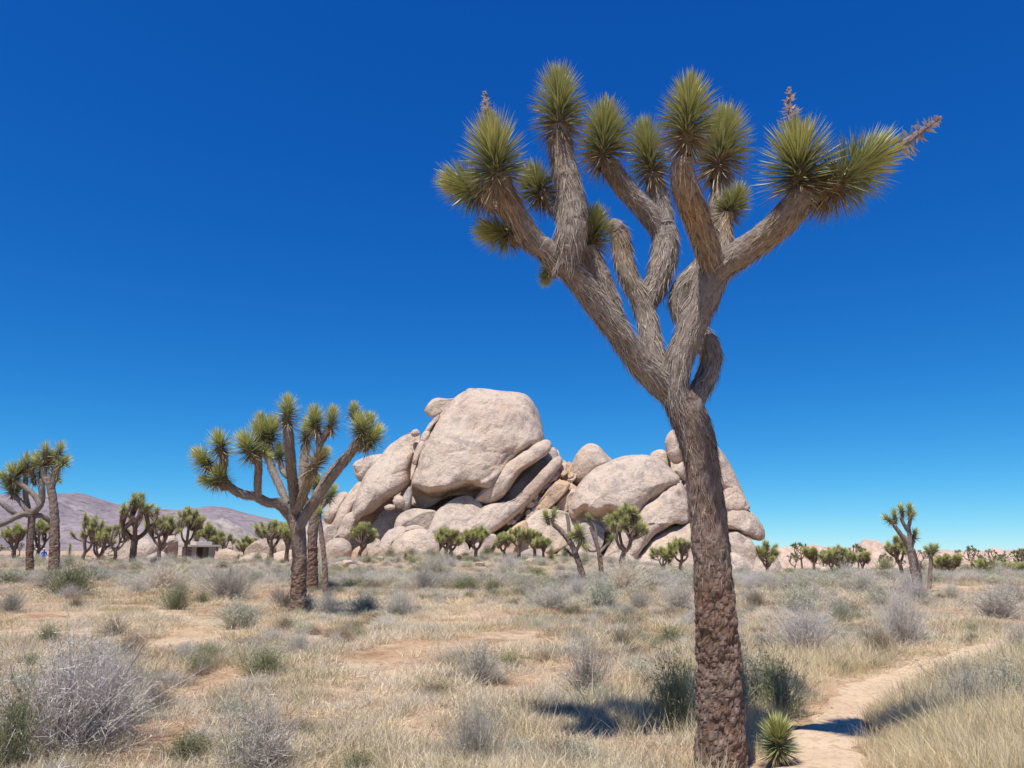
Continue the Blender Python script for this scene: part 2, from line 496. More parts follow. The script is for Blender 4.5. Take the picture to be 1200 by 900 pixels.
# ------------------------------------------------------------------ boulders of the rock pile
CAMP = np.array([0, 0, EYE])
def rock(label, outline, Y, Tf, Tb=None, lean=0.25, p=2.6, amp=1.0, m=None, seed=0, chops=0, group='boulders of the rock pile', name='boulder', N=150, K=28, ledge=0.0, bury=False, crack=0.07, under=None):
    rg = np.random.default_rng(1000 + seed)
    O = np.array(outline, float)
    O = catmull(np.vstack([O, O[:1]]), 12)[:-1]
    d = np.linalg.norm(np.diff(np.vstack([O, O[:1]]), axis=0), axis=1)
    s = np.concatenate([[0], np.cumsum(d)])
    t = np.linspace(0, s[-1], N, endpoint=False)
    OO = np.vstack([O, O[:1]])
    O = np.stack([np.interp(t, s, OO[:, 0]), np.interp(t, s, OO[:, 1])], -1)
    c = (O.max(0) + O.min(0)) * 0.5 * 0.35 + O.mean(0) * 0.65
    mpp = Y / F
    size = math.sqrt((np.ptp(O[:, 0]) * np.ptp(O[:, 1]))) * mpp
    if Tb is None: Tb = Tf
    Kb = max(8, K // 2)
    layers = [(s_, 0.0, True) for s_ in []]
    rows = []
    fr = np.sin(np.linspace(0.0, 1, K + 1)[1:] * math.pi / 2)
    for q in fr: rows.append((q, Tf * (1 - q ** p) ** (1 / p) if q < 1 else 0.0))
    bk = np.sin(np.linspace(1, 0.0, Kb + 1)[1:-1] * math.pi / 2)
    for q in bk: rows.append((q, -Tb * (1 - q ** p) ** (1 / p)))
    PX = []; H = []; Q = []
    PX.append(c[None]); H.append([Tf]); Q.append([0])
    for q, h in rows:
        PX.append(c + (O - c) * q); H.append(np.full(N, h)); Q.append(np.full(N, q))
    PX.append(c[None]); H.append([-Tb]); Q.append([0])
    PX = np.concatenate(PX); H = np.concatenate(H); Q = np.concatenate(Q)
    # flat joint planes sliced off the front
    u = (PX - c) * mpp
    for k in range(chops):
        g = rg.uniform(-0.75, 0.75, 2); lim = Tf * rg.uniform(0.55, 0.85)
        H = np.where(H > 0, np.minimum(H, np.maximum(lim + u @ g * Tf / max(size, 1e-3) * 1.6, 0.12 * H)), H)
    if under:      # undercut: the face turns in under itself below this line
        wob = 5 * vnoise(np.stack([PX[:, 0] / 14.0, 0 * H, 0 * H + seed], -1), seed)
        H = np.where(H > 0, H * (1 - 0.85 * sst(under[0], under[1], PX[:, 1] + wob)), H)
    Yv = Y + lean * (c[1] - PX[:, 1]) * mpp - H
    V = at(PX[:, 0], PX[:, 1], Yv)
    nr = len(rows)
    Fc = []
    j = np.arange(N); jn = (j + 1) % N
    Fq = []
    for r in range(nr - 1):
        a = 1 + r * N; b = a + N
        Fq.append(np.stack([a + j, b + j, b + jn, a + jn], -1))
    Fq = np.concatenate(Fq)
    last = 1 + (nr - 1) * N; end = last + N
    T1 = np.stack([0 * j, 1 + j, 1 + jn], -1); T2 = np.stack([end + 0 * j, last + jn, last + j], -1)
    T = np.concatenate([Fq[:, [0, 1, 2]], Fq[:, [0, 2, 3]], T1, T2])
    # normals for displacement
    fn = np.cross(V[T[:, 1]] - V[T[:, 0]], V[T[:, 2]] - V[T[:, 0]])
    vn = np.zeros_like(V)
    for k in range(3): np.add.at(vn, T[:, k], fn)
    vn /= np.linalg.norm(vn, axis=1)[:, None] + 1e-9
    cen = V.mean(0)
    if np.mean(np.sum(vn * (V - cen), 1)) < 0:
        vn = -vn; T = T[:, ::-1]
    sc = min(1.0, size / 9.0)
    dsp = amp * sc * (0.42 * fbm(V / (4.2 * sc + 0.6), 3, seed) + 0.20 * fbm(V / (1.25 * sc + 0.25), 3, seed + 9))
    # exfoliation sheets: a few parallel ledges running up to the right, only in patches
    q = V @ np.array([0.66, 0.28, -0.70]) / (3.0 * sc + 0.5) + 0.55 * fbm(V / (5.0 * sc + 0.8), 2, seed + 13) + 0.06 * fbm(V / (0.7 * sc + 0.2), 2, seed + 15)
    fq = q - np.floor(q)
    msk = sst(-0.05, 0.35, vnoise(V / (6.0 * sc + 0.8), seed + 17))
    dsp += amp * sc * 0.34 * msk * (sst(0.44, 0.56, fq) - fq)
    rd = 1 - np.abs(fbm(V / (3.4 * sc + 0.4), 4, seed + 21)) * 2.2
    dsp += amp * sc * 0.10 * rd
    f1, f2 = cells(V / (3.4 * sc + 0.5), seed + 2)
    dsp -= amp * sc * crack * np.clip(1 - (f2 - f1) / 0.10, 0, 1) * (vnoise(V / 5.0, seed + 4) > 0.0)
    if ledge:
        q = (V[:, 2] * 0.8 - V[:, 0] * 0.6) / 1.6 + 0.4 * fbm(V / 3.0, 2, seed + 3)
        dsp += ledge * (np.abs((q % 1.0) - 0.5) * 2 - 0.5)
    fade = np.where(Q > 0.97, 0.35, 1.0)
    V = V + vn * (dsp * fade)[:, None]
    if bury:      # run the foot of the boulder down into the soil
        zc = V[:, 2].mean(); zmin = V[:, 2].min(); tgt = float(gz(V[:, 0].mean(), V[:, 1].min())) - 0.35
        if zmin > tgt and zc > tgt:
            lo = V[:, 2] < zc; V[lo, 2] = zc - (zc - V[lo, 2]) * (zc - tgt) / (zc - zmin)
    base = V.mean(0); base[2] = V[:, 2].min()
    o = link(name, mesh_np(name, V - base, T, None, [m or M_rock], None, True))
    o.location = base
    return tag(o, label, 'boulder', group)

# bedrock behind everything so that gaps read as shaded rock
rock('shadowed bedrock mass seen in the gaps between the piled boulders', [(385, 668), (395, 630), (425, 580), (470, 535), (520, 500), (580, 490), (622, 520), (648, 545), (675, 556), (715, 560), (750, 552), (785, 543), (815, 545), (845, 575), (872, 620), (885, 668), (760, 690), (600, 690), (470, 690)], 104, 5, 9, 0.3, 3.0, 1.5, seed=1, N=160, name='bedrock')
# left shoulder
rock('overhanging rear boulder jutting left behind the split left boulder', [(413, 545), (418, 540), (430, 535), (446, 532), (452, 536), (444, 548), (430, 560), (421, 564), (416, 556)], 99, 2.4, 2.6, 0.2, 2.4, seed=2)
rock('low tan ridge boulder at the far left end of the pile', [(379, 600), (384, 591), (392, 581), (402, 576), (408, 579), (404, 592), (396, 606), (387, 614), (380, 610)], 98, 2.4, 3, 0.4, 2.4, seed=3)
rock('long leaning slab between the left end and the split boulder', [(388, 618), (394, 602), (404, 584), (416, 568), (424, 562), (428, 570), (420, 588), (410, 606), (400, 620), (392, 626)], 96.5, 2.2, 3, 0.4, 2.4, seed=4)
rock('large split boulder left of the giant dome, shaded underneath', [(411, 612), (412, 600), (418, 580), (426, 560), (437, 545), (450, 534), (464, 529), (478, 522), (485, 528), (482, 547), (480, 564), (470, 576), (452, 588), (436, 600), (422, 607), (417, 612)], 94.5, 3.6, 4, 0.42, 2.3, seed=5, K=26, N=150)
rock('flat cap slab lying on top of the split left boulder', [(443, 541), (452, 526), (466, 515), (479, 507), (490, 505), (492, 514), (488, 530), (478, 533), (462, 537)], 96.5, 2.0, 3, 0.5, 2.4, seed=6, chops=2)
rock('small pebble-like block on the crest left of the giant dome', [(481, 508), (484, 504), (489, 503), (492, 507), (490, 511), (484, 512)], 95, 0.8, 0.8, 0, 2.4, seed=7, N=60, K=12)
rock('leaning buttress slab below the split left boulder', [(392, 630), (398, 616), (405, 604), (413, 600), (418, 606), (416, 618), (410, 632), (402, 638)], 91.5, 1.8, 3, 0.35, 2.4, seed=8)
rock('grey shaded wall under the split left boulder', [(420, 634), (430, 618), (445, 602), (460, 594), (470, 596), (468, 612), (464, 628), (450, 634), (434, 638)], 93.5, 1.6, 3, 0.25, 2.8, m=M_rock_grey_shaded, seed=9, chops=2)
rock('round chockstone wedged in the crack beside the giant dome', [(460, 587), (464, 581), (470, 581), (475, 586), (474, 593), (468, 596), (462, 593)], 90.5, 0.9, 1.2, 0, 2.2, seed=10, N=70, K=12)
rock('pale grey wedge stone in the crack beside the giant dome', [(469, 592), (473, 580), (480, 570), (483, 576), (482, 590), (478, 599), (472, 599)], 91, 0.9, 1.4, 0.2, 2.2, m=M_rock_grey_shaded, seed=11, N=70, K=12)
rock('thin sliver stone below the round chockstone', [(450, 594), (456, 591), (462, 592), (463, 596), (456, 598), (451, 597)], 90, 0.5, 0.8, 0, 2.2, seed=12, N=60, K=10)
rock('upright flake stone in the crack, lower of two', [(483, 543), (485, 532), (489, 522), (494, 516), (498, 519), (496, 528), (491, 537), (487, 545)], 93.5, 1.0, 1.5, 0.4, 2.3, seed=13, N=70, K=12)
rock('upright flake stone in the crack, upper of two', [(492, 518), (494, 510), (498, 505), (503, 505), (503, 512), (499, 519)], 94.6, 0.8, 1.2, 0.3, 2.3, seed=14, N=60, K=12)
rock('narrow strip of rock along the upper left edge of the dome', [(497, 507), (502, 498), (509, 490), (515, 486), (515, 491), (508, 499), (502, 507)], 95.5, 0.8, 1.2, 0.4, 2.3, seed=15, N=60, K=12)
rock('cap boulder perched on the upper left edge of the dome', [(497, 482), (501, 474), (507, 468), (514, 466), (524, 467), (534, 467), (531, 474), (520, 482), (507, 489), (501, 486)], 98, 1.6, 2.2, 0.1, 2.3, seed=16, chops=2, N=90, K=16)
# the giant dome
rock('giant rounded granite dome boulder, highest of the rock pile', [(483, 592), (481, 572), (487, 546), (496, 520), (506, 500), (518, 482), (531, 468), (545, 459), (560, 456), (580, 458), (600, 459), (613, 462), (624, 470), (631, 486), (636, 504), (637, 514), (628, 523), (613, 533), (599, 546), (588, 561), (578, 577), (567, 584), (553, 584), (538, 580), (520, 585), (500, 596)], 97, 6.6, 8, 0.48, 3.1, 1.25, seed=17, N=300, K=60, under=(566, 580))
rock('thick rounded slab tucked under the right side of the dome', [(554, 588), (563, 576), (577, 558), (596, 540), (616, 527), (634, 518), (643, 516), (646, 522), (642, 530), (628, 540), (614, 551), (599, 569), (588, 583), (574, 590)], 92.5, 2.6, 3, 0.30, 2.5, 0.8, seed=18, N=150)
rock('grey slab in shade beneath the rounded slab of the dome', [(580, 592), (594, 572), (612, 552), (632, 535), (648, 524), (654, 532), (652, 546), (638, 564), (618, 582), (600, 596)], 95.8, 2.0, 3, 0.45, 2.8, 0.7, m=M_rock_grey_shaded, seed=19)
rock('long diagonal ramp slab descending left from the dome shoulder', [(541, 624), (552, 608), (568, 592), (586, 588), (602, 586), (620, 570), (636, 552), (648, 538), (656, 535), (659, 542), (650, 556), (634, 576), (614, 596), (594, 614), (572, 628), (556, 632)], 91.5, 2.4, 3, 0.48, 2.8, 0.7, seed=20, N=160)
rock('pale base block under the dome, left of the crack', [(461, 622), (464, 608), (472, 600), (484, 596), (498, 597), (511, 599), (508, 612), (502, 624), (484, 630), (468, 630)], 90.2, 2.0, 3, 0.40, 3.0, 0.8, seed=21, chops=2)
rock('broad base block under the dome, right of the crack', [(500, 628), (506, 612), (511, 600), (524, 589), (542, 581), (556, 584), (566, 595), (560, 608), (553, 622), (536, 632), (516, 634)], 89.8, 2.2, 3, 0.42, 3.0, 0.8, seed=22, chops=1)
rock('rounded low boulder in front of the base blocks', [(454, 652), (458, 640), (465, 630), (477, 623), (491, 620), (504, 622), (512, 631), (515, 643), (512, 654), (492, 660), (468, 659)], 84, 2.0, 3, 0.35, 2.5, 0.8, m=M_rock_pale, seed=23, bury=True)
rock('curved boulder hugging the left of the rounded low boulder', [(441, 648), (446, 634), (453, 624), (463, 618), (473, 617), (477, 622), (466, 630), (459, 640), (454, 654), (446, 656)], 85.5, 1.6, 2.4, 0.35, 2.5, 0.8, seed=24, bury=True)
rock('small flat stone on top of the rounded low boulder', [(471, 622), (477, 617), (486, 615), (494, 617), (498, 622), (488, 624), (478, 624)], 86, 0.9, 1.4, 0.2, 2.3, seed=25, N=70, K=12)
rock('egg-shaped boulder at the foot of the left end', [(377, 650), (382, 638), (392, 631), (403, 631), (411, 638), (412, 649), (404, 656), (388, 657)], 84, 1.8, 2.2, 0.2, 2.3, 0.7, m=M_rock_pale, seed=26, bury=True)
rock('tilted block above the egg-shaped boulder', [(373, 634), (376, 621), (383, 616), (392, 616), (395, 622), (389, 631), (381, 641), (375, 642)], 87, 1.3, 2, 0.1, 2.4, seed=27, bury=True, chops=1)
rock('small pale stone right of the egg-shaped boulder', [(411, 654), (414, 645), (421, 640), (428, 641), (431, 649), (426, 657), (415, 659)], 82.5, 1.0, 1.3, 0.2, 2.3, m=M_rock_orange, seed=28, bury=True, N=80, K=14)
rock('pale rubble boulder half hidden by brush left of low boulder', [(424, 646), (430, 634), (438, 630), (446, 634), (447, 646), (440, 654), (429, 655)], 86.5, 1.3, 1.8, 0.3, 2.4, m=M_rock_pale, seed=29, bury=True, N=80, K=14)
# jumbled slabs of the saddle
J = [([(584, 616), (600, 600), (620, 578), (638, 556), (652, 541), (659, 544), (650, 560), (630, 584), (608, 606), (592, 620)], 93.5, 1.6, 'long thin flake beside the diagonal ramp slab', None),
     ([(636, 566), (645, 553), (656, 545), (664, 548), (658, 558), (646, 569)], 95.0, 1.4, 'upper broken flake in the jumbled saddle', M_rock_pale),
     ([(627, 596), (633, 585), (644, 572), (655, 563), (668, 566), (664, 576), (651, 590), (640, 597)], 91.5, 1.8, 'orange angular block lying tilted in the saddle', M_rock_orange),
     ([(648, 598), (658, 584), (671, 573), (682, 577), (676, 590), (662, 600)], 92.0, 1.5, 'cream wedge stone right of the orange angular block', M_rock_pale),
     ([(594, 612), (608, 595), (619, 586), (626, 590), (616, 602), (602, 615)], 92.0, 1.2, 'small stacked flake below the long thin flake', None),
     ([(643, 540), (647, 530), (653, 527), (659, 538), (669, 546), (660, 553), (650, 548)], 97.5, 1.3, 'ragged crest block right of the dome', M_rock_pale),
     ([(655, 560), (660, 548), (667, 541), (672, 548), (670, 560), (662, 566)], 96.5, 1.2, 'knobbly crest stone left of the round boulder', M_rock_orange),
     ([(618, 586), (630, 572), (642, 562), (647, 567), (636, 580), (624, 592)], 93.0, 1.1, 'brown flake above the orange angular block', None),
     ([(596, 640), (606, 622), (620, 606), (636, 597), (654, 598), (668, 602), (674, 616), (668, 634), (645, 644), (616, 648)], 89.5, 2.2, 'smooth pale apron rock below the jumbled saddle', M_rock_pale),
     ([(572, 660), (580, 640), (592, 626), (606, 614), (617, 610), (619, 622), (608, 640), (598, 656), (584, 666)], 87.5, 1.8, 'pinkish slab at the foot of the diagonal ramp', M_rock_orange),
     ([(548, 648), (558, 634), (572, 626), (582, 628), (576, 642), (564, 656), (552, 658)], 86.5, 1.5, 'block between low boulder and pinkish slab', None),
     ([(512, 654), (520, 640), (532, 634), (546, 636), (550, 648), (544, 660), (524, 664)], 86, 1.5, 'block half hidden behind the twin joshua trees', None),
     ([(640, 668), (652, 650), (668, 638), (688, 636), (702, 648), (706, 664), (690, 676), (660, 678)], 84.0, 1.9, 'sunlit boulder behind the leaning joshua tree', M_rock_pale),
     ([(598, 662), (608, 650), (622, 643), (638, 647), (644, 660), (634, 672), (610, 673)], 83.0, 1.6, 'sunlit low rock behind the small joshua trees', M_rock_pale),
     ([(668, 628), (680, 614), (696, 612), (708, 622), (704, 640), (688, 648), (674, 642)], 88.0, 1.6, 'shaded block under the big right dome', M_rock_grey_shaded)]
for k, (o_, Y_, T_, lab_, m_) in enumerate(J):
    rock(lab_, o_, Y_, T_, T_ * 1.5, 0.42, 2.4, 0.9, m=m_, seed=40 + k, chops=2, N=90, K=18, ledge=0.05, bury=(k >= 8))
rg0 = np.random.default_rng(5)
for k in range(44):      # loose small stones in the saddle gully
    t = rg0.uniform(0, 1); w_ = rg0.uniform(-2, 20); cx = 596 + 64 * t + w_ * 0.7; cy = 612 - 66 * t + w_ * 0.7
    a = rg0.uniform(3.0, 6.5); b = a * rg0.uniform(0.5, 0.8); th = R(rg0.uniform(25, 55))
    pts = []
    for q in range(8):
        g = q / 8 * 2 * math.pi; rr = rg0.uniform(0.8, 1.15)
        x, y = a * rr * math.cos(g), b * rr * math.sin(g)
        pts.append((cx + x * math.cos(th) + y * math.sin(th), cy - x * math.sin(th) + y * math.cos(th)))
    rock('small loose stone tumbled in the gully between dome and round boulder', pts, 89.8 + 3.6 * t, 0.7, 0.9, 0.3, 2.3, 1.0, m=[M_rock, M_rock_pale, M_rock_orange][k % 3], seed=70 + k, chops=2, N=32, K=8, group='loose stones in the saddle gully', name='stone')
# right half
rock('rounded boulder resting on the saddle left of the right dome', [(667, 555), (670, 543), (678, 529), (689, 520), (701, 522), (710, 532), (718, 541), (706, 550), (694, 560), (683, 571), (673, 568), (668, 562)], 97, 2.8, 3.4, 0.15, 2.4, 0.8, seed=110, N=140, K=26)
rock('big smooth right dome boulder with grey stained top', [(667, 604), (668, 588), (676, 571), (690, 555), (706, 544), (723, 537), (742, 533), (760, 534), (776, 541), (789, 553), (796, 562), (785, 572), (768, 584), (752, 597), (738, 612), (722, 622), (704, 622), (686, 616), (674, 612)], 92, 5.0, 6, 0.52, 2.7, 1.0, seed=111, N=240, K=48, under=(592, 606))
rock('thick folded slab beneath the right dome', [(704, 652), (716, 634), (732, 616), (750, 598), (770, 582), (788, 566), (799, 566), (806, 582), (808, 600), (804, 612), (789, 614), (770, 624), (754, 640), (742, 654), (724, 660)], 89.0, 3.2, 4, 0.46, 2.6, 1.2, seed=112, bury=True, N=160, K=28, ledge=0.10)
rock('pale sloping bedrock foot right of the folded slab', [(736, 668), (748, 648), (764, 632), (784, 619), (804, 613), (822, 612), (832, 630), (836, 656), (828, 674), (790, 682), (756, 680)], 87.5, 2.4, 3, 0.45, 2.8, 1.0, m=M_rock_pale, seed=113, bury=True, N=130)
rock('low sandy boulder in front of the folded slab', [(700, 672), (708, 656), (722, 648), (738, 650), (748, 662), (744, 676), (720, 682)], 84, 1.7, 2.4, 0.3, 2.4, m=M_rock_pale, seed=114, bury=True)
rock('small rounded boulder behind the top of the right dome', [(757, 542), (763, 531), (772, 527), (781, 530), (786, 546), (780, 554), (766, 552)], 97, 1.8, 2.2, 0.1, 2.3, seed=115, m=M_rock_pale, N=80, K=16)
rock('upright oval boulder balanced beside the joshua trunk', [(779, 518), (783, 508), (790, 503), (799, 506), (806, 520), (807, 534), (800, 542), (789, 543), (782, 533)], 96, 2.0, 2.2, 0.1, 2.3, 0.7, seed=116, N=100, K=18)
rock('small stone propping the upright oval boulder', [(790, 552), (795, 544), (804, 540), (811, 548), (809, 560), (798, 563)], 94, 1.1, 1.6, 0.1, 2.3, seed=117, N=70, K=14)
rock('tall right shoulder boulder with smooth back', [(796, 574), (802, 552), (812, 532), (824, 519), (837, 521), (848, 531), (858, 548), (866, 566), (870, 580), (852, 578), (830, 580), (808, 586)], 96, 3.2, 5, 0.4, 2.5, 0.9, seed=118, N=130, K=24)
rock('weathered hollowed block with knobs on the right shoulder', [(832, 602), (838, 584), (850, 570), (862, 568), (872, 580), (878, 596), (868, 602), (850, 604)], 93.5, 2.0, 4, 0.3, 2.4, 1.6, seed=119, N=130, K=26)
rock('wide overhanging lip boulder at the right end', [(812, 622), (824, 606), (842, 598), (860, 595), (876, 597), (888, 608), (896, 622), (895, 632), (884, 632), (868, 625), (848, 622), (830, 626)], 93, 3.0, 4, 0.2, 2.3, 0.9, seed=120, N=130, K=24)
rock('brown block under the overhanging lip', [(838, 640), (848, 626), (862, 622), (876, 630), (886, 643), (882, 656), (866, 654), (850, 650)], 90.5, 1.8, 3, 0.3, 2.5, 1.0, seed=121, bury=True, chops=2)
rock('sloping apron slab at the right foot of the pile', [(838, 668), (846, 652), (858, 647), (874, 655), (886, 668), (890, 682), (868, 688), (846, 684)], 84, 1.5, 3, 0.5, 2.6, seed=122, bury=True, m=M_rock_pale)
rock('tall shaded middle block hidden partly by the joshua trunk', [(806, 640), (812, 618), (828, 608), (844, 612), (850, 632), (844, 650), (824, 658)], 90.5, 2.0, 3, 0.3, 2.5, seed=123, bury=True)
rock('pointed grey slab standing behind the right joshua sapling', [(878, 676), (882, 662), (888, 650), (895, 644), (904, 645), (911, 653), (917, 666), (922, 677), (904, 684), (886, 682)], 46, 0.8, 1.2, 0.35, 2.5, 0.7, m=M_rock_pale, seed=124, bury=True)
rock('small white stone by the brush right of the pile', [(959, 672), (961, 666), (966, 664), (971, 667), (972, 673), (965, 677)], 70, 0.5, 0.6, 0.1, 2.2, 0.6, m=M_rock_pale, seed=125, bury=True, N=50, K=10, group='outlying boulders')
# outlying boulders to the left
rock('big smooth outlying boulder behind the upright joshua tree', [(136, 658), (138, 641), (145, 630), (156, 625), (168, 626), (178, 632), (185, 641), (182, 650), (166, 658), (150, 663)], 80, 2.0, 2.6, 0.25, 2.4, 0.8, seed=130, bury=True, group='outlying boulders')
rock('low pale rock slab right of the smooth outlying boulder', [(156, 664), (166, 655), (180, 648), (190, 646), (196, 653), (190, 664), (172, 668)], 78, 1.2, 1.6, 0.4, 2.5, m=M_rock_pale, seed=131, bury=True, group='outlying boulders')
rock('square stained rock column beside the restroom hut', [(183, 660), (184, 640), (188, 629), (197, 627), (207, 630), (209, 642), (206, 658), (196, 664)], 82, 1.3, 1.8, 0.1, 3.2, seed=132, bury=True, chops=2, group='outlying boulders')
rock('small leaning white stone left of the outlying boulder', [(108, 660), (110, 651), (115, 644), (120, 642), (121, 652), (118, 661)], 78, 0.7, 0.9, 0.2, 2.2, m=M_rock_pale, seed=133, bury=True, N=60, K=12, group='outlying boulders')
rock('long pale stone right of the restroom hut', [(250, 655), (254, 647), (264, 643), (274, 645), (281, 650), (276, 657), (260, 659)], 84, 0.9, 1.2, 0.2, 2.4, m=M_rock_pale, seed=134, bury=True, N=80, K=14, group='outlying boulders')
rock('small dark-sided upright stone behind the long pale stone', [(266, 644), (267, 638), (270, 634), (273, 640), (273, 646)], 90, 0.5, 0.6, 0.1, 2.2, seed=135, N=50, K=10, group='outlying boulders')
rock('wedge boulder under the spreading joshua tree', [(284, 649), (290, 641), (300, 634), (311, 630), (320, 633), (322, 644), (312, 650), (296, 652)], 84, 1.5, 2, 0.3, 2.3, m=M_rock, seed=136, bury=True, chops=1, group='outlying boulders')
rock('round cream boulder right of the wedge boulder', [(318, 648), (319, 636), (326, 629), (335, 630), (342, 638), (340, 648), (330, 652)], 86, 1.4, 1.8, 0.1, 2.3, m=M_rock_pale, seed=137, bury=True, group='outlying boulders')
rock('bright flat ledge below the wedge boulder', [(274, 662), (282, 654), (296, 648), (312, 649), (316, 657), (306, 666), (288, 668)], 76, 1.0, 1.8, 0.6, 2.4, m=M_rock_pale, seed=138, bury=True, group='outlying boulders')
rock('bright sloping ledge beside the mid joshua trunk', [(308, 664), (316, 652), (330, 646), (346, 645), (352, 654), (346, 666), (326, 670)], 77, 1.1, 1.8, 0.6, 2.4, m=M_rock_pale, seed=139, bury=True, group='outlying boulders')
# rubble along the foot of the pile
for k in range(34):
    cx = rg0.uniform(378, 905); 
    if 808 < cx < 850: cx += 45
    cy = 657 + rg0.uniform(-4, 6) + (6 if cx > 640 else 0); a = rg0.uniform(3, 8); b = a * rg0.uniform(0.5, 0.8)
    pts = []
    for q in range(8):
        g = q / 8 * 2 * math.pi; rr = rg0.uniform(0.82, 1.15); pts.append((cx + a * rr * math.cos(g), cy - b * rr * math.sin(g)))
    st_ = rock('small pale stone lying in the brush at the foot of the rock pile', pts, min(82, yrow(cy + b) - 0.5), 0.5, 0.7, 0.1, 2.3, 1.0, m=[M_rock_pale, M_rock, M_rock_pale][k % 3], seed=150 + k, chops=1, N=32, K=8, group='stones at the foot of the pile', name='stone')
    st_.location.z = float(gz(st_.location.x, st_.location.y)) - 0.12

# ------------------------------------------------------------------ yucca rosettes
def leaf_blades(mb, base, d, side, l, w, c0, c1, segs=2, curl=None):
    """n tapering blades. base,d,side (n,3); l,w (n,); colours (n,3) base and tip"""
    n = len(l)
    ts = np.linspace(0, 1, segs + 1)
    V = []; C = []
    for t in ts[:-1]:
        ww = w * (1 - t * 0.25) if t > 0 else w * 0.8
        p = base + d * (l * t)[:, None]
        if curl is not None: p = p + curl * (t * t * l)[:, None]
        V += [p - side * ww[:, None] * 0.5, p + side * ww[:, None] * 0.5]
        c = c0 + (c1 - c0) * t; C += [c, c]
    p = base + d * l[:, None]
    if curl is not None: p = p + curl * l[:, None]
    V.append(p); C.append(c1)
    k = len(V)
    V = np.stack(V, 1).reshape(-1, 3); C = np.stack(C, 1).reshape(-1, 3)
    b = np.arange(n)[:, None] * k
    T = []
    for s in range(segs - 1):
        a = 2 * s
        T += [np.concatenate([b + a, b + a + 1, b + a + 3], 1), np.concatenate([b + a, b + a + 3, b + a + 2], 1)]
    a = 2 * (segs - 1)
    T.append(np.concatenate([b + a, b + a + 1, b + a + 2], 1))
    mb.add(V, np.concatenate(T), C)

def rosette_mesh(name, n, e, seed, width, segs=2, dead=0.17, droop=116, pale=0.0, bright=1.0):
    g = np.random.default_rng(seed); mb = MB()
    i = np.arange(n); t = (i + 0.5) / n
    az = i * 2.399963 + g.uniform(-0.3, 0.3, n)
    L_ = np.where(t < 0.9, 1.0, 0.85) * g.uniform(0.78, 1.06, n)
    zlo, zhi = -e + 0.30, e - 0.82
    z = zlo + (zhi - zlo) * t ** 0.95
    th = np.radians(droop + (6 - droop) * t ** 1.25 + 38 * np.clip(1 - t / 0.14, 0, 1) + g.normal(0, 7, n))
    d = np.stack([np.sin(th) * np.cos(az), np.sin(th) * np.sin(az), np.cos(th)], -1)
    side = np.stack([-np.sin(az), np.cos(az), 0 * az], -1)
    roll = g.normal(0, 0.45, n)[:, None]
    up = np.cross(d, side)
    side = side * np.cos(roll) + up * np.sin(roll)
    base = np.stack([0.09 * np.cos(az), 0.09 * np.sin(az), z], -1)
    green = np.array([0.225, 0.240, 0.095]) * bright; young = np.array([0.42, 0.415, 0.16]) * bright; olive = np.array([0.15, 0.17, 0.09]) * (1.0 if bright == 1.0 else 0.72)  # olive darkened in the coarser sets: underside shade put into leaf colour
    c = np.where((t < 0.5)[:, None], olive + (green - olive) * (t / 0.5)[:, None], green + (young - green) * ((t - 0.5) / 0.5)[:, None])
    c = c * g.uniform(0.75, 1.25, n)[:, None] + pale * np.array([0.2, 0.18, 0.10])
    isd = (t < dead + g.normal(0, 0.04, n)) | (g.uniform(0, 1, n) < 0.02)
    straw = np.array([0.40, 0.30, 0.17]) * g.uniform(0.6, 1.15, n)[:, None]
    c = np.where(isd[:, None], straw, c)
    tip = np.where(isd[:, None], straw * 0.9, c * 1.3 + np.array([0.07, 0.055, 0.01]))
    w = width * g.uniform(0.8, 1.15, n)
    leaf_blades(mb, base, d, side, L_, w, c, tip, segs)
    # core stem
    ns = 8; zz = np.array([-e * 1.05, -e * 0.4, zhi * 0.5, zhi + 0.25]); rr = np.array([0.17, 0.22, 0.18, 0.03])
    V = []
    for a, b in zip(zz, rr):
        for k in range(ns): V.append((b * math.cos(k / ns * 6.2832), b * math.sin(k / ns * 6.2832), a))
    Fq = [(r * ns + k, r * ns + (k + 1) % ns, (r + 1) * ns + (k + 1) % ns, (r + 1) * ns + k) for r in range(3) for k in range(ns)]
    mb.add(V, Fq, (0.24, 0.18, 0.11))
    return mb.mesh(name, [M_leaf])

ES = (1.0, 1.35, 1.8)
ROS_HI = {e: [rosette_mesh('leaf_rosette_mesh', int(760 * (0.7 + 0.3 * e)), e, 11 + k + int(e * 10), 0.045, 2) for k in range(3)] for e in ES}
ROS_MID = {e: [rosette_mesh('leaf_rosette_mesh', int(430 * (0.7 + 0.3 * e)), e, 31 + k + int(e * 10), 0.080, 1, bright=1.25) for k in range(2)] for e in ES}
ROS_LO = {e: [rosette_mesh('leaf_rosette_mesh', int(150 * (0.7 + 0.3 * e)), e, 51 + k + int(e * 10), 0.12, 1, bright=1.22) for k in range(2)] for e in ES}
ROS_DEAD = [rosette_mesh('dead_rosette_mesh', 220, 1.0, 71, 0.09, 1, dead=1.5, droop=130)]
ros_count = [0]

def orient(d):
    d = Vector(d).normalized()
    q = Vector((0, 0, 1)).rotation_difference(d)
    return q

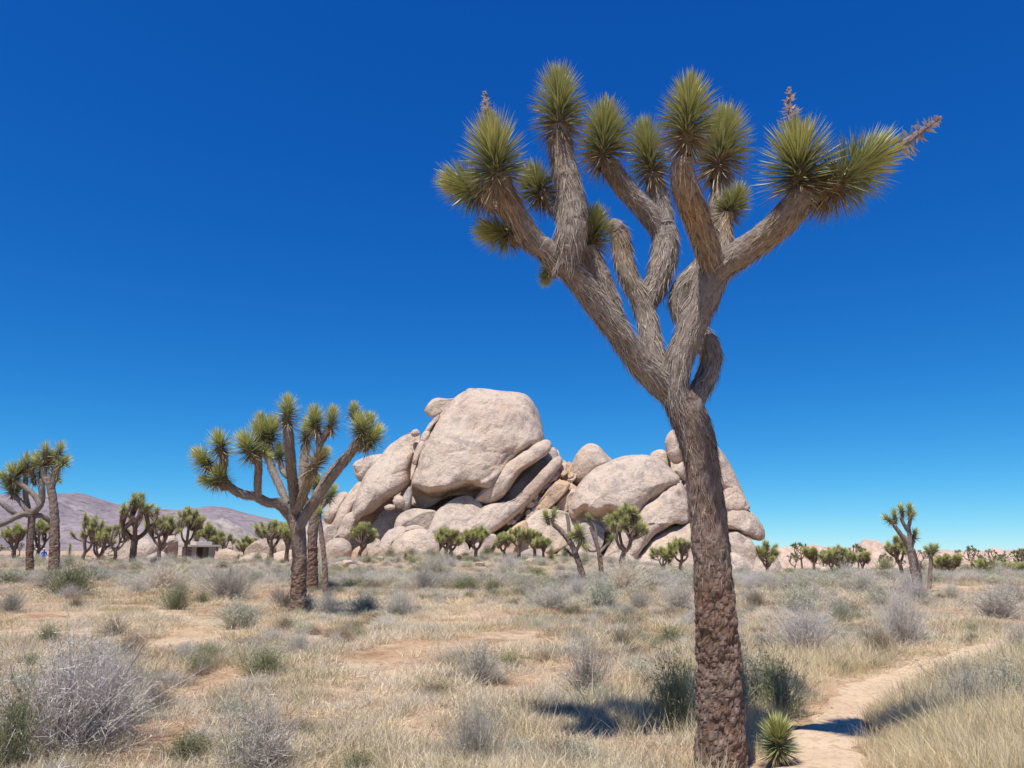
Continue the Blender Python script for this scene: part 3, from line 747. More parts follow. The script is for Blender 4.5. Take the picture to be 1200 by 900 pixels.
def put_rosette(parent, pbase, pos, d, Rm, e, sets, dead=False, name='leaf_rosette', rk=1.0):
    Rm = Rm * (1.12 if sets is ROS_HI else 1.58 if sets is ROS_MID else 1.5) * rk
    if sets is not ROS_HI: e = max(1.0, e * 0.85)
    ros_count[0] += 1
    k = ros_count[0]
    ee = min(ES, key=lambda v: abs(v - e))
    me = ROS_DEAD[0] if dead else sets[ee][k % len(sets[ee])]
    o = link(name, me, parent)
    o.location = Vector(pos) - Vector(pbase)
    o.rotation_mode = 'QUATERNION'
    o.rotation_quaternion = orient(d) @ Quaternion((0, 0, 1), k * 1.7)
    o.scale = (Rm, Rm, Rm * e / ee)
    return o

# ------------------------------------------------------------------ trunks and limbs
def frames(P):
    T = np.gradient(P, axis=0); T /= np.linalg.norm(T, axis=1)[:, None] + 1e-9
    n = np.cross(T[0], [0, 1, 0.3]); n /= np.linalg.norm(n)
    Ns = []
    for t in T:
        n = n - t * np.dot(n, t); n /= np.linalg.norm(n) + 1e-9; Ns.append(n)
    Ns = np.array(Ns)
    return T, Ns, np.cross(T, Ns)

def limb_mesh(mb, P, Rd, ns, plates=0.0, ridge=0.12, seed=0, col=(0.30, 0.25, 0.21), cap=True, thatch=0, tl=0.15, tw=0.012, gold=0.4, spacing=None, grey=(0.34, 0.29, 0.25), flare=0.30, trange=(0.0, 1.0), blend=False):
    """tapering limb along control points P with radii Rd, bark relief and a thatch of dead leaves pointing back down"""
    P = np.asarray(P, float); Rd = np.asarray(Rd, float)
    Q = catmull(np.concatenate([P, Rd[:, None]], 1), 16)
    s = np.concatenate([[0], np.cumsum(np.linalg.norm(np.diff(Q[:, :3], axis=0), axis=1))])
    sp = spacing or max(Rd.mean() * 0.35, 0.006)
    n = max(5, int(s[-1] / sp) + 1)
    t = np.linspace(0, s[-1], n)
    C = np.stack([np.interp(t, s, Q[:, k]) for k in range(4)], -1)
    P3, rr = C[:, :3], C[:, 3]
    T, A, B = frames(P3)
    ang = np.arange(ns) / ns * 2 * math.pi
    D = A[:, None, :] * np.cos(ang)[None, :, None] + B[:, None, :] * np.sin(ang)[None, :, None]
    V = P3[:, None, :] + D * rr[:, None, None]
    flat = V.reshape(-1, 3)
    rep = np.repeat(rr, ns)
    dsp = ridge * rep * (fbm(flat / (rep[:, None] * 0.9 + 0.01), 3, seed) + 0.5 * fbm(np.stack([flat[:, 0], flat[:, 1], flat[:, 2] * 0.35], -1) / (rr.mean() * 0.22), 2, seed + 2))
    cc = np.broadcast_to(np.array(col), flat.shape).copy()
    if plates > 0:
        pf = np.stack([flat[:, 0], flat[:, 1], flat[:, 2] * 0.62], -1) / plates
        f1, f2 = cells(pf, seed + 5)
        e = np.clip((f2 - f1) / 0.35, 0, 1)
        up_ = np.repeat(sst(0.42, 0.72, np.linspace(0, 1, n)), ns) if blend else np.zeros(len(flat))
        dsp += (1 - 0.8 * up_) * (plates * 0.30 * (e - 0.6) + plates * 0.25 * vnoise(pf * 0.9, seed + 8))
        # plate tops weathered grey, joints keep the reddish inner bark
        red = np.array([0.165, 0.098, 0.063])
        k = np.clip(e * 1.2 - 0.1 + 0.5 * vnoise(flat * 3.0, seed + 9), 0, 1)[:, None]
        cc = red + (cc - red) * np.maximum(k, up_[:, None])
        cc = cc + (np.array([0.25, 0.205, 0.17]) - cc) * (up_ * 0.8)[:, None]
    V = (flat + D.reshape(-1, 3) * dsp[:, None]).reshape(n, ns, 3)
    j = np.arange(ns); jn = (j + 1) % ns
    Fq = np.concatenate([np.stack([r * ns + j, r * ns + jn, (r + 1) * ns + jn, (r + 1) * ns + j], -1) for r in range(n - 1)])
    V2 = V.reshape(-1, 3); 
    mb.add(V2, Fq, cc, 0)
    if cap:
        tipv = np.vstack([V[-1], P3[-1] + T[-1] * rr[-1] * 0.7])
        mb.add(tipv, np.stack([j, jn, np.full(ns, ns)], -1), np.vstack([cc[-ns:], cc[-1:]]), 0)
    if thatch > 0:
        g = np.random.default_rng(seed + 77)
        area = float(np.sum(math.pi * (rr[1:] + rr[:-1]) * np.diff(t)))
        m = int(thatch * area)
        u = trange[0] + (trange[1] - trange[0]) * g.uniform(0, 1, m) ** (0.6 if trange[0] > 0 else 1); iu = np.clip((u * (n - 1)), 0, n - 1.001); i0 = iu.astype(int); fr = (iu - i0)[:, None]
        c_ = P3[i0] * (1 - fr) + P3[i0 + 1] * fr; r_ = rr[i0] * (1 - fr[:, 0]) + rr[i0 + 1] * fr[:, 0]
        tt = T[i0]; aa = g.uniform(0, 2 * math.pi, m)
        nn = A[i0] * np.cos(aa)[:, None] + B[i0] * np.sin(aa)[:, None]
        bb = np.cross(tt, nn)
        base = c_ + nn * (r_ * 0.96)[:, None]
        d = -tt + nn * g.uniform(0.02, flare, m)[:, None] + bb * g.normal(0, 0.28, m)[:, None] + np.array([0, 0, -0.15])
        d /= np.linalg.norm(d, axis=1)[:, None]
        sd = bb + 0.5 * nn * g.normal(0, 1, m)[:, None]; sd /= np.linalg.norm(sd, axis=1)[:, None]
        l = tl * g.uniform(0.5, 1.15, m); w = tw * g.uniform(0.7, 1.3, m)
        gold_c = np.array([0.37, 0.235, 0.115]); straw = np.array([0.46, 0.37, 0.25]); gry = np.array(grey)
        k = np.clip((u - (1 - gold)) / max(gold, 1e-3), 0, 1)[:, None] if gold > 0 else np.zeros((m, 1))
        k = np.clip(k * 1.4 + g.normal(0, 0.15, m)[:, None], 0, 1)
        c = gry + (gold_c - gry) * k
        c = np.where((g.uniform(0, 1, m) < 0.10)[:, None], straw, c) * g.uniform(0.40, 1.45, m)[:, None]
        leaf_blades(mb, base, d, sd, l, w, c * 0.9, c * 1.08, 1)

def flower_stalk(parent, pbase, a, b, rb, seed):
    """dry flower spike: stem with short side pegs"""
    a = np.array(a); b = np.array(b); g = np.random.default_rng(seed); mb = MB()
    ax = b - a; Ln = np.linalg.norm(ax); ax = ax / Ln
    limb_mesh(mb, [a, a + ax * Ln * 0.5, b], [rb, rb * 0.8, rb * 0.35], 8, 0, 0.1, seed, (0.20, 0.155, 0.15), True, 0, spacing=Ln / 12)
    n = 70; t = g.uniform(0.18, 0.98, n)
    s1 = np.cross(ax, [0.3, 0.9, 0.2]); s1 /= np.linalg.norm(s1); s2 = np.cross(ax, s1)
    an = g.uniform(0, 6.283, n); nn = s1 * np.cos(an)[:, None] + s2 * np.sin(an)[:, None]
    d = nn + ax * g.uniform(-0.1, 0.5, n)[:, None]; d /= np.linalg.norm(d, axis=1)[:, None]
    l = Ln * 0.30 * (1.1 - t) * g.uniform(0.7, 1.2, n) + Ln * 0.03
    c = np.array([0.50, 0.45, 0.45]) * g.uniform(0.8, 1.35, n)[:, None]
    leaf_blades(mb, a + ax * (t * Ln)[:, None], d, np.cross(d, ax), l, np.full(n, rb * 0.9), c, c * 1.2, 2)
    return link('flower_stalk', mb.mesh('flower_stalk', [M_thatch]), parent)

def px_tree(name, label, Y, spec, sets, sides=14, thatch=500, tl=0.15, tw=0.012, group='joshua trees', plates=0.0, trunk_col=(0.22, 0.165, 0.13), ros_thatch=True, rscale=1.0, gold=0.45, seed0=0, spacing=None, trunk_spacing=None, limb_k=0.86, tsides=None):
    """spec: list of dict(path=[(x,y,r_px,dY)], ros=[(x,y,R,L,ang,dY,tilt)], stalk=[...], trunk=bool)"""
    x0, y0 = spec[0]['path'][0][:2]
    b0 = at(x0, y0, Y); zb = float(gz(b0[0], Y)) - 0.03
    base = np.array([b0[0], Y, zb])
    root = thing(name, label, 'tree', base, group)
    mpp = np.linalg.norm(at(x0, 600, Y) - CAMP) / F
    for k, s in enumerate(spec):
        P = []; Rr = []
        for (x, y, r, dy) in s['path']:
            p = at(x, y, Y + dy); P.append(p); Rr.append(r * (1.0 if s.get('trunk') else limb_k) * np.linalg.norm(p - CAMP) / F / math.hypot(1, (x - 600) / F, (y - 450) / F))
        P = np.array(P)
        if k == 0:
            P[0, 2] = min(P[0, 2], zb - 0.02)
        P = P - base
        mb = MB(); is_trunk = s.get('trunk', False)
        limb_mesh(mb, P, Rr, (tsides or sides + sides // 2) if is_trunk else sides, plates if is_trunk else 0.0, 0.16 if is_trunk else 0.12, seed0 + k * 13, trunk_col if is_trunk else (0.25, 0.205, 0.17), True,
                  s.get('thatch', (thatch * 0.0 if is_trunk else thatch)), tl * s.get('tl', 1.0), tw, s.get('gold', gold), (trunk_spacing if is_trunk else spacing), flare=s.get('flare', 0.35), trange=s.get('trange', (0, 1)), blend=is_trunk, grey=s.get('grey', (0.34, 0.29, 0.25)))
        nm = 'trunk' if is_trunk else 'branch'
        o = link(nm, mb.mesh(nm, [M_bark if is_trunk else M_thatch]), root)
        if is_trunk and s.get('thatch', 0):
            pass
        for (x, y, Rp, Lp, ang, dy, tilt) in s.get('ros', []):
            p = at(x, y, Y + dy); rm = Rp * np.linalg.norm(p - CAMP) / F / math.hypot(1, (x - 600) / F, (y - 450) / F) * rscale
            a = R(ang); d = Vector((math.cos(a), tilt, math.sin(a)))
            put_rosette(o, base, p, d, rm, Lp / Rp, sets)
        for (x, y, Rp, Lp, ang, dy, tilt) in s.get('dead', []):
            p = at(x, y, Y + dy); rm = Rp * np.linalg.norm(p - CAMP) / F
            a = R(ang); put_rosette(o, base, p, Vector((math.cos(a), tilt, math.sin(a))), rm, Lp / Rp, sets, dead=True, name='dead_rosette')
        for (xa, ya, xb, yb, rb, dy) in s.get('stalk', []):
            flower_stalk(o, base, at(xa, ya, Y + dy) - base, at(xb, yb, Y + dy) - base, rb * Y / F, seed0 + k)
    return root

# the big foreground tree
main = [
 dict(trunk=True, gold=0, thatch=800, tl=0.75, trange=(0.50, 1.0), path=[(846, 960, 33, 0), (845, 925, 30, 0), (844, 880, 28, 0), (843, 800, 26, 0), (837, 700, 23, 0), (833, 640, 21, 0), (828, 590, 20, 0), (822, 540, 20, 0), (814, 506, 21, 0), (803, 480, 21, 0), (792, 461, 17, 0), (785, 450, 8, 0)]),
 # left limb
 dict(path=[(808, 494, 17, 0.03), (791, 464, 19, 0.0), (770, 444, 20, 0.0), (750, 424, 18, 0.0), (728, 394, 17, 0.0), (702, 360, 17, 0.02), (676, 324, 17, 0.04), (655, 304, 16, 0.04), (634, 288, 15, 0.0)], gold=0.0),
 dict(path=[(650, 302, 14, 0.03), (628, 284, 14, 0.0), (612, 262, 14, -0.05), (599, 240, 14, -0.1), (590, 222, 14, -0.15), (585, 205, 13, -0.18)], ros=[(579, 178, 40, 46, 97, -0.22, -0.25)], stalk=[(573, 150, 568, 107, 3.2, -0.2)], gold=0.8),
 dict(path=[(612, 262, 10, 0.05), (590, 246, 9, 0.2), (568, 232, 9, 0.3)], ros=[(545, 218, 31, 36, 150, 0.35, 0.1)], gold=0.5),
 dict(path=[(630, 288, 10, 0.1), (612, 282, 9, 0.35), (598, 280, 8, 0.4)], ros=[(583, 272, 27, 30, 165, 0.45, 0.3)], gold=0.4),
 # central upright limb
 dict(path=[(662, 312, 16, 0.0), (668, 282, 21, 0.0), (671, 252, 20, 0.0), (668, 225, 18, 0.0), (661, 196, 17, 0.0), (656, 168, 15, 0.0), (655, 150, 13, 0.0)], ros=[(655, 118, 33, 46, 91, 0.0, 0.0)], gold=0.45),
 dict(path=[(664, 262, 9, 0.1), (648, 240, 9, 0.3), (636, 226, 8, 0.35)], ros=[(628, 214, 26, 28, 110, 0.4, 0.2)], gold=0.3),
 # stub behind the left limb with back rosette
 dict(path=[(722, 374, 12, 0.12), (708, 342, 16, 0.22), (698, 315, 15, 0.28), (688, 292, 13, 0.32)], ros=[(695, 268, 26, 32, 80, 0.38, 0.1)], gold=0.2),
 dict(path=[(650, 318, 6, 0.25), (645, 322, 6, 0.3)], ros=[(641, 322, 13, 15, 250, 0.32, 0.2)], gold=0.2),
 # middle limb and its forks
 dict(path=[(782, 446, 13, 0.04), (766, 408, 14, 0.08), (758, 372, 14, 0.10), (750, 348, 14, 0.10), (738, 328, 13, 0.10)], gold=0.0),
 dict(path=[(750, 348, 12, 0.10), (738, 328, 13, 0.08), (731, 305, 13, 0.08), (728, 285, 13, 0.06), (722, 268, 12, 0.04), (714, 263, 9, 0.02)], gold=0.9, thatch=1500, flare=0.5),
 dict(path=[(756, 360, 11, 0.12), (768, 336, 15, 0.16), (777, 308, 18, 0.18), (780, 282, 18, 0.18), (776, 262, 16, 0.18)], gold=0.0),
 dict(path=[(778, 275, 14, 0.18), (758, 248, 14, 0.16), (738, 226, 13, 0.12), (722, 206, 13, 0.10), (712, 190, 12, 0.08)], ros=[(708, 155, 34, 42, 86, 0.08, 0.05)], stalk=[(711, 128, 710, 108, 4.0, 0.06)], gold=0.5),
 dict(path=[(778, 272, 14, 0.18), (776, 246, 13, 0.22), (770, 222, 12, 0.24), (764, 205, 11, 0.24)], ros=[(759, 175, 28, 42, 96, 0.25, 0.05)], gold=0.3),
 # right limb
 dict(path=[(806, 500, 16, -0.02), (792, 460, 18, -0.05), (796, 424, 18, -0.08), (808, 390, 19, -0.10), (822, 356, 20, -0.12), (834, 324, 21, -0.12), (840, 306, 17, -0.12)], gold=0.0),
 dict(path=[(826, 330, 15, -0.12), (858, 304, 19, -0.14), (888, 284, 19, -0.16), (914, 262, 19, -0.18), (932, 242, 19, -0.20), (942, 226, 16, -0.22)], ros=[(935, 186, 47, 46, 96, -0.26, -0.35)], stalk=[(929, 160, 924, 102, 4.0, -0.24)], gold=0.75, thatch=900),
 dict(path=[(936, 238, 13, -0.2), (958, 226, 12, -0.2), (980, 216, 11, -0.2)], ros=[(1006, 196, 42, 58, 38, -0.2, 0.0)], stalk=[(1040, 182, 1103, 137, 5.0, -0.2)], gold=0.3),
 dict(path=[(836, 318, 15, -0.12), (829, 292, 17, -0.18), (820, 264, 17, -0.22), (808, 236, 18, -0.25), (801, 212, 17, -0.27), (799, 186, 13, -0.28)], ros=[(807, 131, 36, 47, 84, -0.3, -0.05)], gold=0.75),
 dict(path=[(846, 302, 9, -0.05), (850, 280, 10, 0.0), (849, 264, 10, 0.04), (853, 252, 9, 0.06)], ros=[(860, 236, 22, 24, 62, 0.08, -0.1)], gold=0.8),
 # looping limb that passes behind the right limb
 dict(path=[(808, 496, 14, 0.05), (812, 470, 15, 0.08), (823, 452, 14, 0.12), (832, 428, 14, 0.18), (830, 406, 15, 0.22), (818, 390, 14, 0.28), (802, 372, 14, 0.34), (795, 352, 14, 0.36), (803, 334, 14, 0.36), (818, 318, 14, 0.36)], gold=0.0),
 dict(path=[(806, 332, 12, 0.36), (826, 306, 13, 0.36), (838, 274, 12, 0.36), (842, 240, 12, 0.36), (844, 208, 11, 0.36)], ros=[(846, 165, 37, 46, 78, 0.36, 0.05)], gold=0.4),
]
for s_ in main[1:9]:       # the left half of the crown leans towards the viewer
    f_ = lambda y: -0.42 * min(1.0, max(0.0, (460 - y) / 160.0))
    s_['path'] = [(x, y, r, d + f_(y)) for (x, y, r, d) in s_['path']]
    s_['ros'] = [(x, y, a, b, c, d + f_(300), t) for (x, y, a, b, c, d, t) in s_.get('ros', [])]
    s_['stalk'] = [(xa, ya, xb, yb, rb, d + f_(300)) for (xa, ya, xb, yb, rb, d) in s_.get('stalk', [])]
def lean_(ids, dy, y0, y1):
    for q in ids:
        f2 = lambda y: dy * min(1.0, max(0.0, (y0 - y) / (y0 - y1)))
        main[q]['path'] = [(x, y, r, d + f2(y)) for (x, y, r, d) in main[q]['path']]
        main[q]['ros'] = [(x, y, a, b, c, d + dy, t) for (x, y, a, b, c, d, t) in main[q].get('ros', [])]
        main[q]['stalk'] = [(xa, ya, xb, yb, rb, d + dy) for (xa, ya, xb, yb, rb, d) in main[q].get('stalk', [])]
lean_([17], -0.75, 318, 205)
lean_([15, 16], -0.35, 330, 240)
lean_([9, 10, 11, 12, 13], 0.25, 450, 280)
lean_([20], 0.35, 332, 210)
px_tree('joshua_tree', 'tall forking joshua tree with thick bare trunk beside the small yucca and sandy path', 5.95, main, ROS_HI, sides=26, tsides=92, thatch=1700, tl=0.16, tw=0.010, plates=0.034,
        trunk_col=(0.235, 0.185, 0.155), seed0=100, spacing=0.016, trunk_spacing=0.0125)

# the middle tree
mid = [
 dict(trunk=True, gold=0, path=[(347, 732, 13, 0), (348, 722, 11.5, 0), (350, 690, 9, 0), (351, 660, 8.5, 0), (350, 632, 8.5, 0), (348, 614, 9, 0), (344, 602, 6, 0)]),
 dict(path=[(350, 622, 7, 0), (338, 602, 7, 0), (326, 590, 7, -0.1), (314, 589, 6.5, -0.2), (300, 582, 6, -0.3), (284, 579, 6, -0.35), (270, 571, 5.5, -0.4), (262, 563, 5, -0.4)], ros=[(258, 556, 11.5, 12, 100, -0.45, -0.3), (244, 563, 10, 10, 165, -0.3, 0)], gold=0.2),
 dict(path=[(264, 567, 4, -0.4), (261, 552, 5, -0.3), (263, 540, 5, -0.3), (262, 530, 5, -0.3)], ros=[(257, 518, 12.5, 12.5, 105, -0.3, -0.1)], gold=0.7),
 dict(path=[(262, 558, 4, -0.2), (250, 548, 4, -0.1)], ros=[(237, 537, 13, 15, 130, -0.1, -0.1)], gold=0.3),
 dict(path=[(303, 585, 4.5, -0.3), (302, 566, 5, -0.35), (303, 548, 5, -0.35), (302, 535, 5, -0.35)], ros=[(289, 521, 14.5, 15, 115, -0.4, -0.3), (311, 531, 8, 8, 330, -0.3, -0.3)], gold=0.6),
 dict(path=[(336, 590, 5, 0.1), (328, 570, 5, 0.2), (320, 552, 5, 0.25), (314, 535, 5, 0.25), (312, 522, 5, 0.25)], ros=[(304, 507, 13, 14, 105, 0.2, -0.1), (318, 503, 14, 15, 80, 0.3, -0.1), (307, 494, 10, 11, 110, 0.5, 0.1)], gold=0.4),
 dict(path=[(347, 608, 7, 0.1), (345, 582, 7, 0.1), (342, 558, 7, 0.1), (340, 534, 7, 0.1), (338, 512, 7, 0.1), (337, 498, 6, 0.1)], ros=[(337, 481, 13, 18, 92, 0.1, 0.0)], gold=0.6),
 dict(path=[(343, 562, 4, 0.15), (332, 553, 4, 0.3), (328, 540, 3.5, 0.3)], ros=[(327, 529, 9, 9, 95, 0.3, 0)], gold=0.3),
 dict(path=[(350, 596, 6, -0.1), (356, 576, 6, -0.2), (363, 560, 6, -0.25), (368, 552, 6, -0.3)], dead=[(371, 540, 14, 14, 60, -0.35, -0.2)], ros=[(380, 532, 8, 8, 60, -0.2, 0)], gold=0.8),
 dict(path=[(351, 590, 6, 0.3), (355, 560, 6, 0.4), (357, 534, 6, 0.4), (358, 522, 6, 0.4)], ros=[(360, 504, 11, 14, 90, 0.4, 0)], gold=0.3),
 dict(path=[(358, 575, 5, 0.2), (368, 550, 5, 0.2), (374, 528, 5, 0.2), (374, 510, 5, 0.2)], ros=[(369, 490, 12, 15, 96, 0.2, -0.1)], gold=0.4),
 dict(path=[(374, 522, 4, 0.2), (381, 510, 4.5, 0.2), (386, 502, 4.5, 0.2)], ros=[(389, 490, 10, 15, 86, 0.2, 0)], gold=0.8),
 dict(path=[(350, 618, 7, -0.1), (362, 598, 7, -0.15), (376, 578, 6.5, -0.2), (390, 558, 6, -0.2), (404, 540, 6, -0.2), (414, 526, 6.5, -0.2), (419, 517, 6, -0.2)], ros=[(422, 498, 12, 15, 92, -0.25, -0.2), (415, 480, 8, 9, 95, 0.1, 0.1)], gold=0.2),
 dict(path=[(414, 526, 5, -0.2), (426, 524, 4.5, -0.2), (434, 522, 4, -0.2)], ros=[(438, 511, 13, 14, 55, -0.2, -0.1), (432, 496, 11, 13, 80, 0.1, 0)], gold=0.6),
 dict(path=[(352, 612, 6, 0.2), (368, 586, 6, 0.3), (382, 562, 6, 0.35), (396, 544, 5.5, 0.35), (408, 532, 5, 0.2)], gold=0.0),
]
def lean_mid(ids, dy):
    for q in ids:
        f3 = lambda y: dy * min(1.0, max(0.0, (610 - y) / 90.0))
        mid[q]['path'] = [(x, y, r, d + f3(y)) for (x, y, r, d) in mid[q]['path']]
        for key in ('ros', 'dead'):
            if key in mid[q]: mid[q][key] = [(x, y, a, b, c, d + f3(y), t) for (x, y, a, b, c, d, t) in mid[q][key]]
lean_mid([6, 8, 10, 11], -1.0)
lean_mid([1, 2, 3, 4], -0.7)
lean_mid([12, 13], -0.5)
lean_mid([5, 7, 9, 14], 0.4)
px_tree('joshua_tree', 'spreading many-armed joshua tree with dark trunk standing before the rock pile', 17.2, mid, ROS_MID, sides=14, thatch=700, tl=0.16, tw=0.013, plates=0.045, trunk_col=(0.26, 0.20, 0.16), seed0=300, spacing=0.03, trunk_spacing=0.025)
back = [
 dict(trunk=True, gold=0, path=[(366, 676, 7.5, 0), (366, 664, 6.5, 0), (366, 640, 6, 0), (367, 618, 6, 0), (370, 600, 5.5, 0), (376, 586, 5, 0)]),
 dict(path=[(368, 612, 5, 0), (376, 594, 4.5, 0), (384, 584, 4, 0)], ros=[(389, 577, 8.5, 10, 65, 0, 0)], gold=0.4),
 dict(path=[(368, 604, 5, 0), (370, 585, 4.5, 0), (371, 575, 4, 0)], ros=[(371, 565, 9, 10, 90, 0, 0)], gold=0.4),
 dict(path=[(367, 606, 5, 0.2), (360, 590, 4.5, 0.2), (356, 580, 4, 0.2)], ros=[(353, 570, 8, 9, 100, 0.2, 0)], gold=0.4),
]
px_tree('joshua_tree', 'joshua tree trunk standing just behind the spreading many-armed tree', 25, back, ROS_MID, sides=10, thatch=150, tl=0.16, tw=0.02, plates=0.06, seed0=400, spacing=0.05, trunk_spacing=0.05)
pole = [dict(trunk=True, gold=0, path=[(382, 680, 3.6, 0), (381, 668, 3.2, 0), (379, 645, 3, 0), (376, 622, 2.8, 0), (374, 606, 2.5, 0)], ros=[(374, 600, 7, 7, 95, 0.0, 0)])]
px_tree('joshua_tree', 'thin pale leaning joshua pole right of the mid tree', 24, pole, ROS_LO, sides=8, plates=0.05, trunk_col=(0.34, 0.27, 0.22), seed0=420, spacing=0.05, trunk_spacing=0.05)

# the pair at the left edge
l2 = [
 dict(trunk=True, gold=0, path=[(63, 680, 6.6, 0), (63, 670, 6, 0), (64, 640, 5.6, 0), (64, 608, 4.8, 0), (62, 585, 4.6, 0), (59, 568, 4.5, 0), (58, 560, 4, 0)]),
 dict(path=[(60, 572, 4, 0), (64, 560, 4, 0), (67, 550, 4, 0)], ros=[(70, 527, 8, 11, 84, 0, 0), (75, 541, 8.5, 9, 40, -0.2, -0.4), (66, 560, 7, 8, 320, 0.1, 0), (62, 538, 8, 9, 100, 0.5, 0)], gold=0.4),
 dict(path=[(59, 570, 4, 0), (52, 560, 3.5, 0), (51, 548, 3.5, 0)], ros=[(53, 528, 8, 11, 95, 0.1, 0), (46, 541, 8, 9, 130, 0, -0.2), (58, 536, 8, 10, 80, 0.4, 0)], gold=0.4),
]
px_tree('joshua_tree', 'grey-trunked joshua tree, right of the crossing pair', 37, l2, ROS_LO, sides=12, thatch=160, tl=0.2, tw=0.025, plates=0.07, trunk_col=(0.33, 0.27, 0.23), seed0=500, spacing=0.06, trunk_spacing=0.05)
l1 = [
 dict(trunk=True, gold=0, path=[(35, 678, 4.6, 0), (35, 668, 4.2, 0), (35, 640, 4, 0), (37, 612, 4, 0), (37, 598, 4, 0)]),
 dict(path=[(37, 604, 3.6, 0), (26, 603, 4, -0.4), (14, 608, 4, -0.8), (2, 614, 3.8, -1.1), (-14, 618, 3.5, -1.3), (-26, 612, 3, -1.3)], ros=[(-34, 604, 9, 10, 130, -1.3, 0)], gold=0.1),
 dict(path=[(22, 605, 3, -0.4), (12, 598, 3.5, -0.6), (4, 591, 3.4, -0.7), (-8, 584, 3.2, -0.7)], ros=[(-15, 574, 9, 10, 110, -0.7, 0)], gold=0.1),
 dict(path=[(36, 602, 3.6, 0), (44, 596, 3.5, -0.2), (46, 590, 3.5, -0.2), (38, 578, 3.4, -0.2), (28, 570, 3.2, -0.2), (20, 564, 3, -0.2)], ros=[(15, 554, 11, 12, 105, -0.2, -0.2), (5, 560, 9, 10, 140, 0.0, 0), (24, 549, 9, 10, 80, 0.2, 0)], gold=0.1),
 dict(path=[(33, 600, 3.5, 0.1), (24, 588, 3.2, 0.1), (16, 580, 3, 0.1)], ros=[(11, 572, 9.5, 10, 125, 0.1, -0.2), (20, 575, 7, 8, 60, 0.3, 0)], gold=0.2),
 dict(path=[(34, 600, 3.5, 0.2), (30, 580, 3.2, 0.2), (30, 560, 3, 0.2), (30, 552, 3, 0.2)], ros=[(31, 541, 9, 12, 92, 0.2, 0), (41, 540, 9, 12, 80, 0.3, 0)], gold=0.2),
 dict(path=[(38, 604, 3.5, 0.2), (48, 590, 4, 0.3), (49, 574, 4, 0.3), (48, 562, 3.5, 0.3)], ros=[(49, 548, 8, 11, 92, 0.4, 0)], dead=[(38, 556, 7, 8, 100, 0.2, -0.3)], gold=0.1),
 dict(path=[(38, 606, 3.2, 0), (48, 604, 3.2, 0.3), (57, 610, 3, 0.5), (62, 616, 2.6, 0.6)], gold=0.1),
]
px_tree('joshua_tree', 'dark-trunked joshua tree with crossing horizontal arms, left of the crossing pair', 37.5, l1, ROS_LO, sides=12, thatch=160, tl=0.2, tw=0.025, plates=0.07, trunk_col=(0.22, 0.17, 0.145), seed0=540, spacing=0.06, trunk_spacing=0.05)

# leaning trees before the right dome
t20 = [
 dict(trunk=True, gold=0, path=[(690, 697, 4, 0), (687, 688, 3.6, 0), (680, 665, 3.5, 0), (672, 643, 3.4, 0), (664, 630, 3.2, 0), (655, 620, 3, 0), (648, 614, 2.8, 0)], ros=[(640, 604, 7.5, 8.5, 105, 0, 0), (649, 602, 6, 8, 80, 0.2, 0)]),
 dict(path=[(668, 636, 2.6, 0), (667, 624, 2.5, 0), (666, 612, 2.4, 0), (664, 602, 2, 0)], gold=0.0, grey=(0.5, 0.45, 0.4), thatch=20),
 dict(path=[(674, 648, 2.6, -0.1), (679, 638, 2.4, -0.2), (680, 632, 2.4, -0.2)], ros=[(678, 622, 8, 10, 95, -0.2, -0.2), (684, 634, 8, 10, 300, -0.2, -0.2), (673, 628, 7, 8, 150, -0.1, -0.2)], gold=0.2),
 dict(path=[(676, 652, 2, 0.1), (668, 650, 2, 0.2)], ros=[(664, 645, 5, 6, 140, 0.2, 0)], gold=0.2),
]
px_tree('joshua_tree', 'grey joshua tree leaning left in front of the rock pile', 27, t20, ROS_LO, sides=10, thatch=60, tl=0.18, tw=0.025, plates=0.06, trunk_col=(0.32, 0.265, 0.23), seed0=600, spacing=0.05, trunk_spacing=0.04)
t21 = [
 dict(trunk=True, gold=0, path=[(707, 690, 3.2, 0), (706, 680, 2.9, 0), (703, 655, 2.6, 0), (700, 640, 2.6, 0), (696, 628, 2.4, 0), (692, 618, 1.8, 0)]),
 dict(path=[(702, 648, 2.2, 0), (708, 642, 2, 0.1), (714, 636, 1.8, 0.1)], ros=[(717, 630, 5, 6, 60, 0.1, 0)], gold=0.1),
 dict(path=[(699, 638, 2.2, 0), (698, 622, 2, 0), (694, 612, 1.8, 0)], ros=[(690, 606, 5, 5.5, 110, 0, 0)], gold=0.0, thatch=20, grey=(0.5, 0.45, 0.4)),
 dict(path=[(701, 644, 1.8, 0), (694, 646, 1.8, 0), (688, 644, 1.6, 0)], ros=[(684, 640, 4.5, 5, 130, 0, 0)], gold=0.0),
]
px_tree('joshua_tree', 'thin half-dead joshua tree between the leaning tree and the round-crowned tree', 29, t21, ROS_LO, sides=10, thatch=50, tl=0.18, tw=0.025, plates=0.06, trunk_col=(0.34, 0.28, 0.245), seed0=640, spacing=0.05, trunk_spacing=0.04)
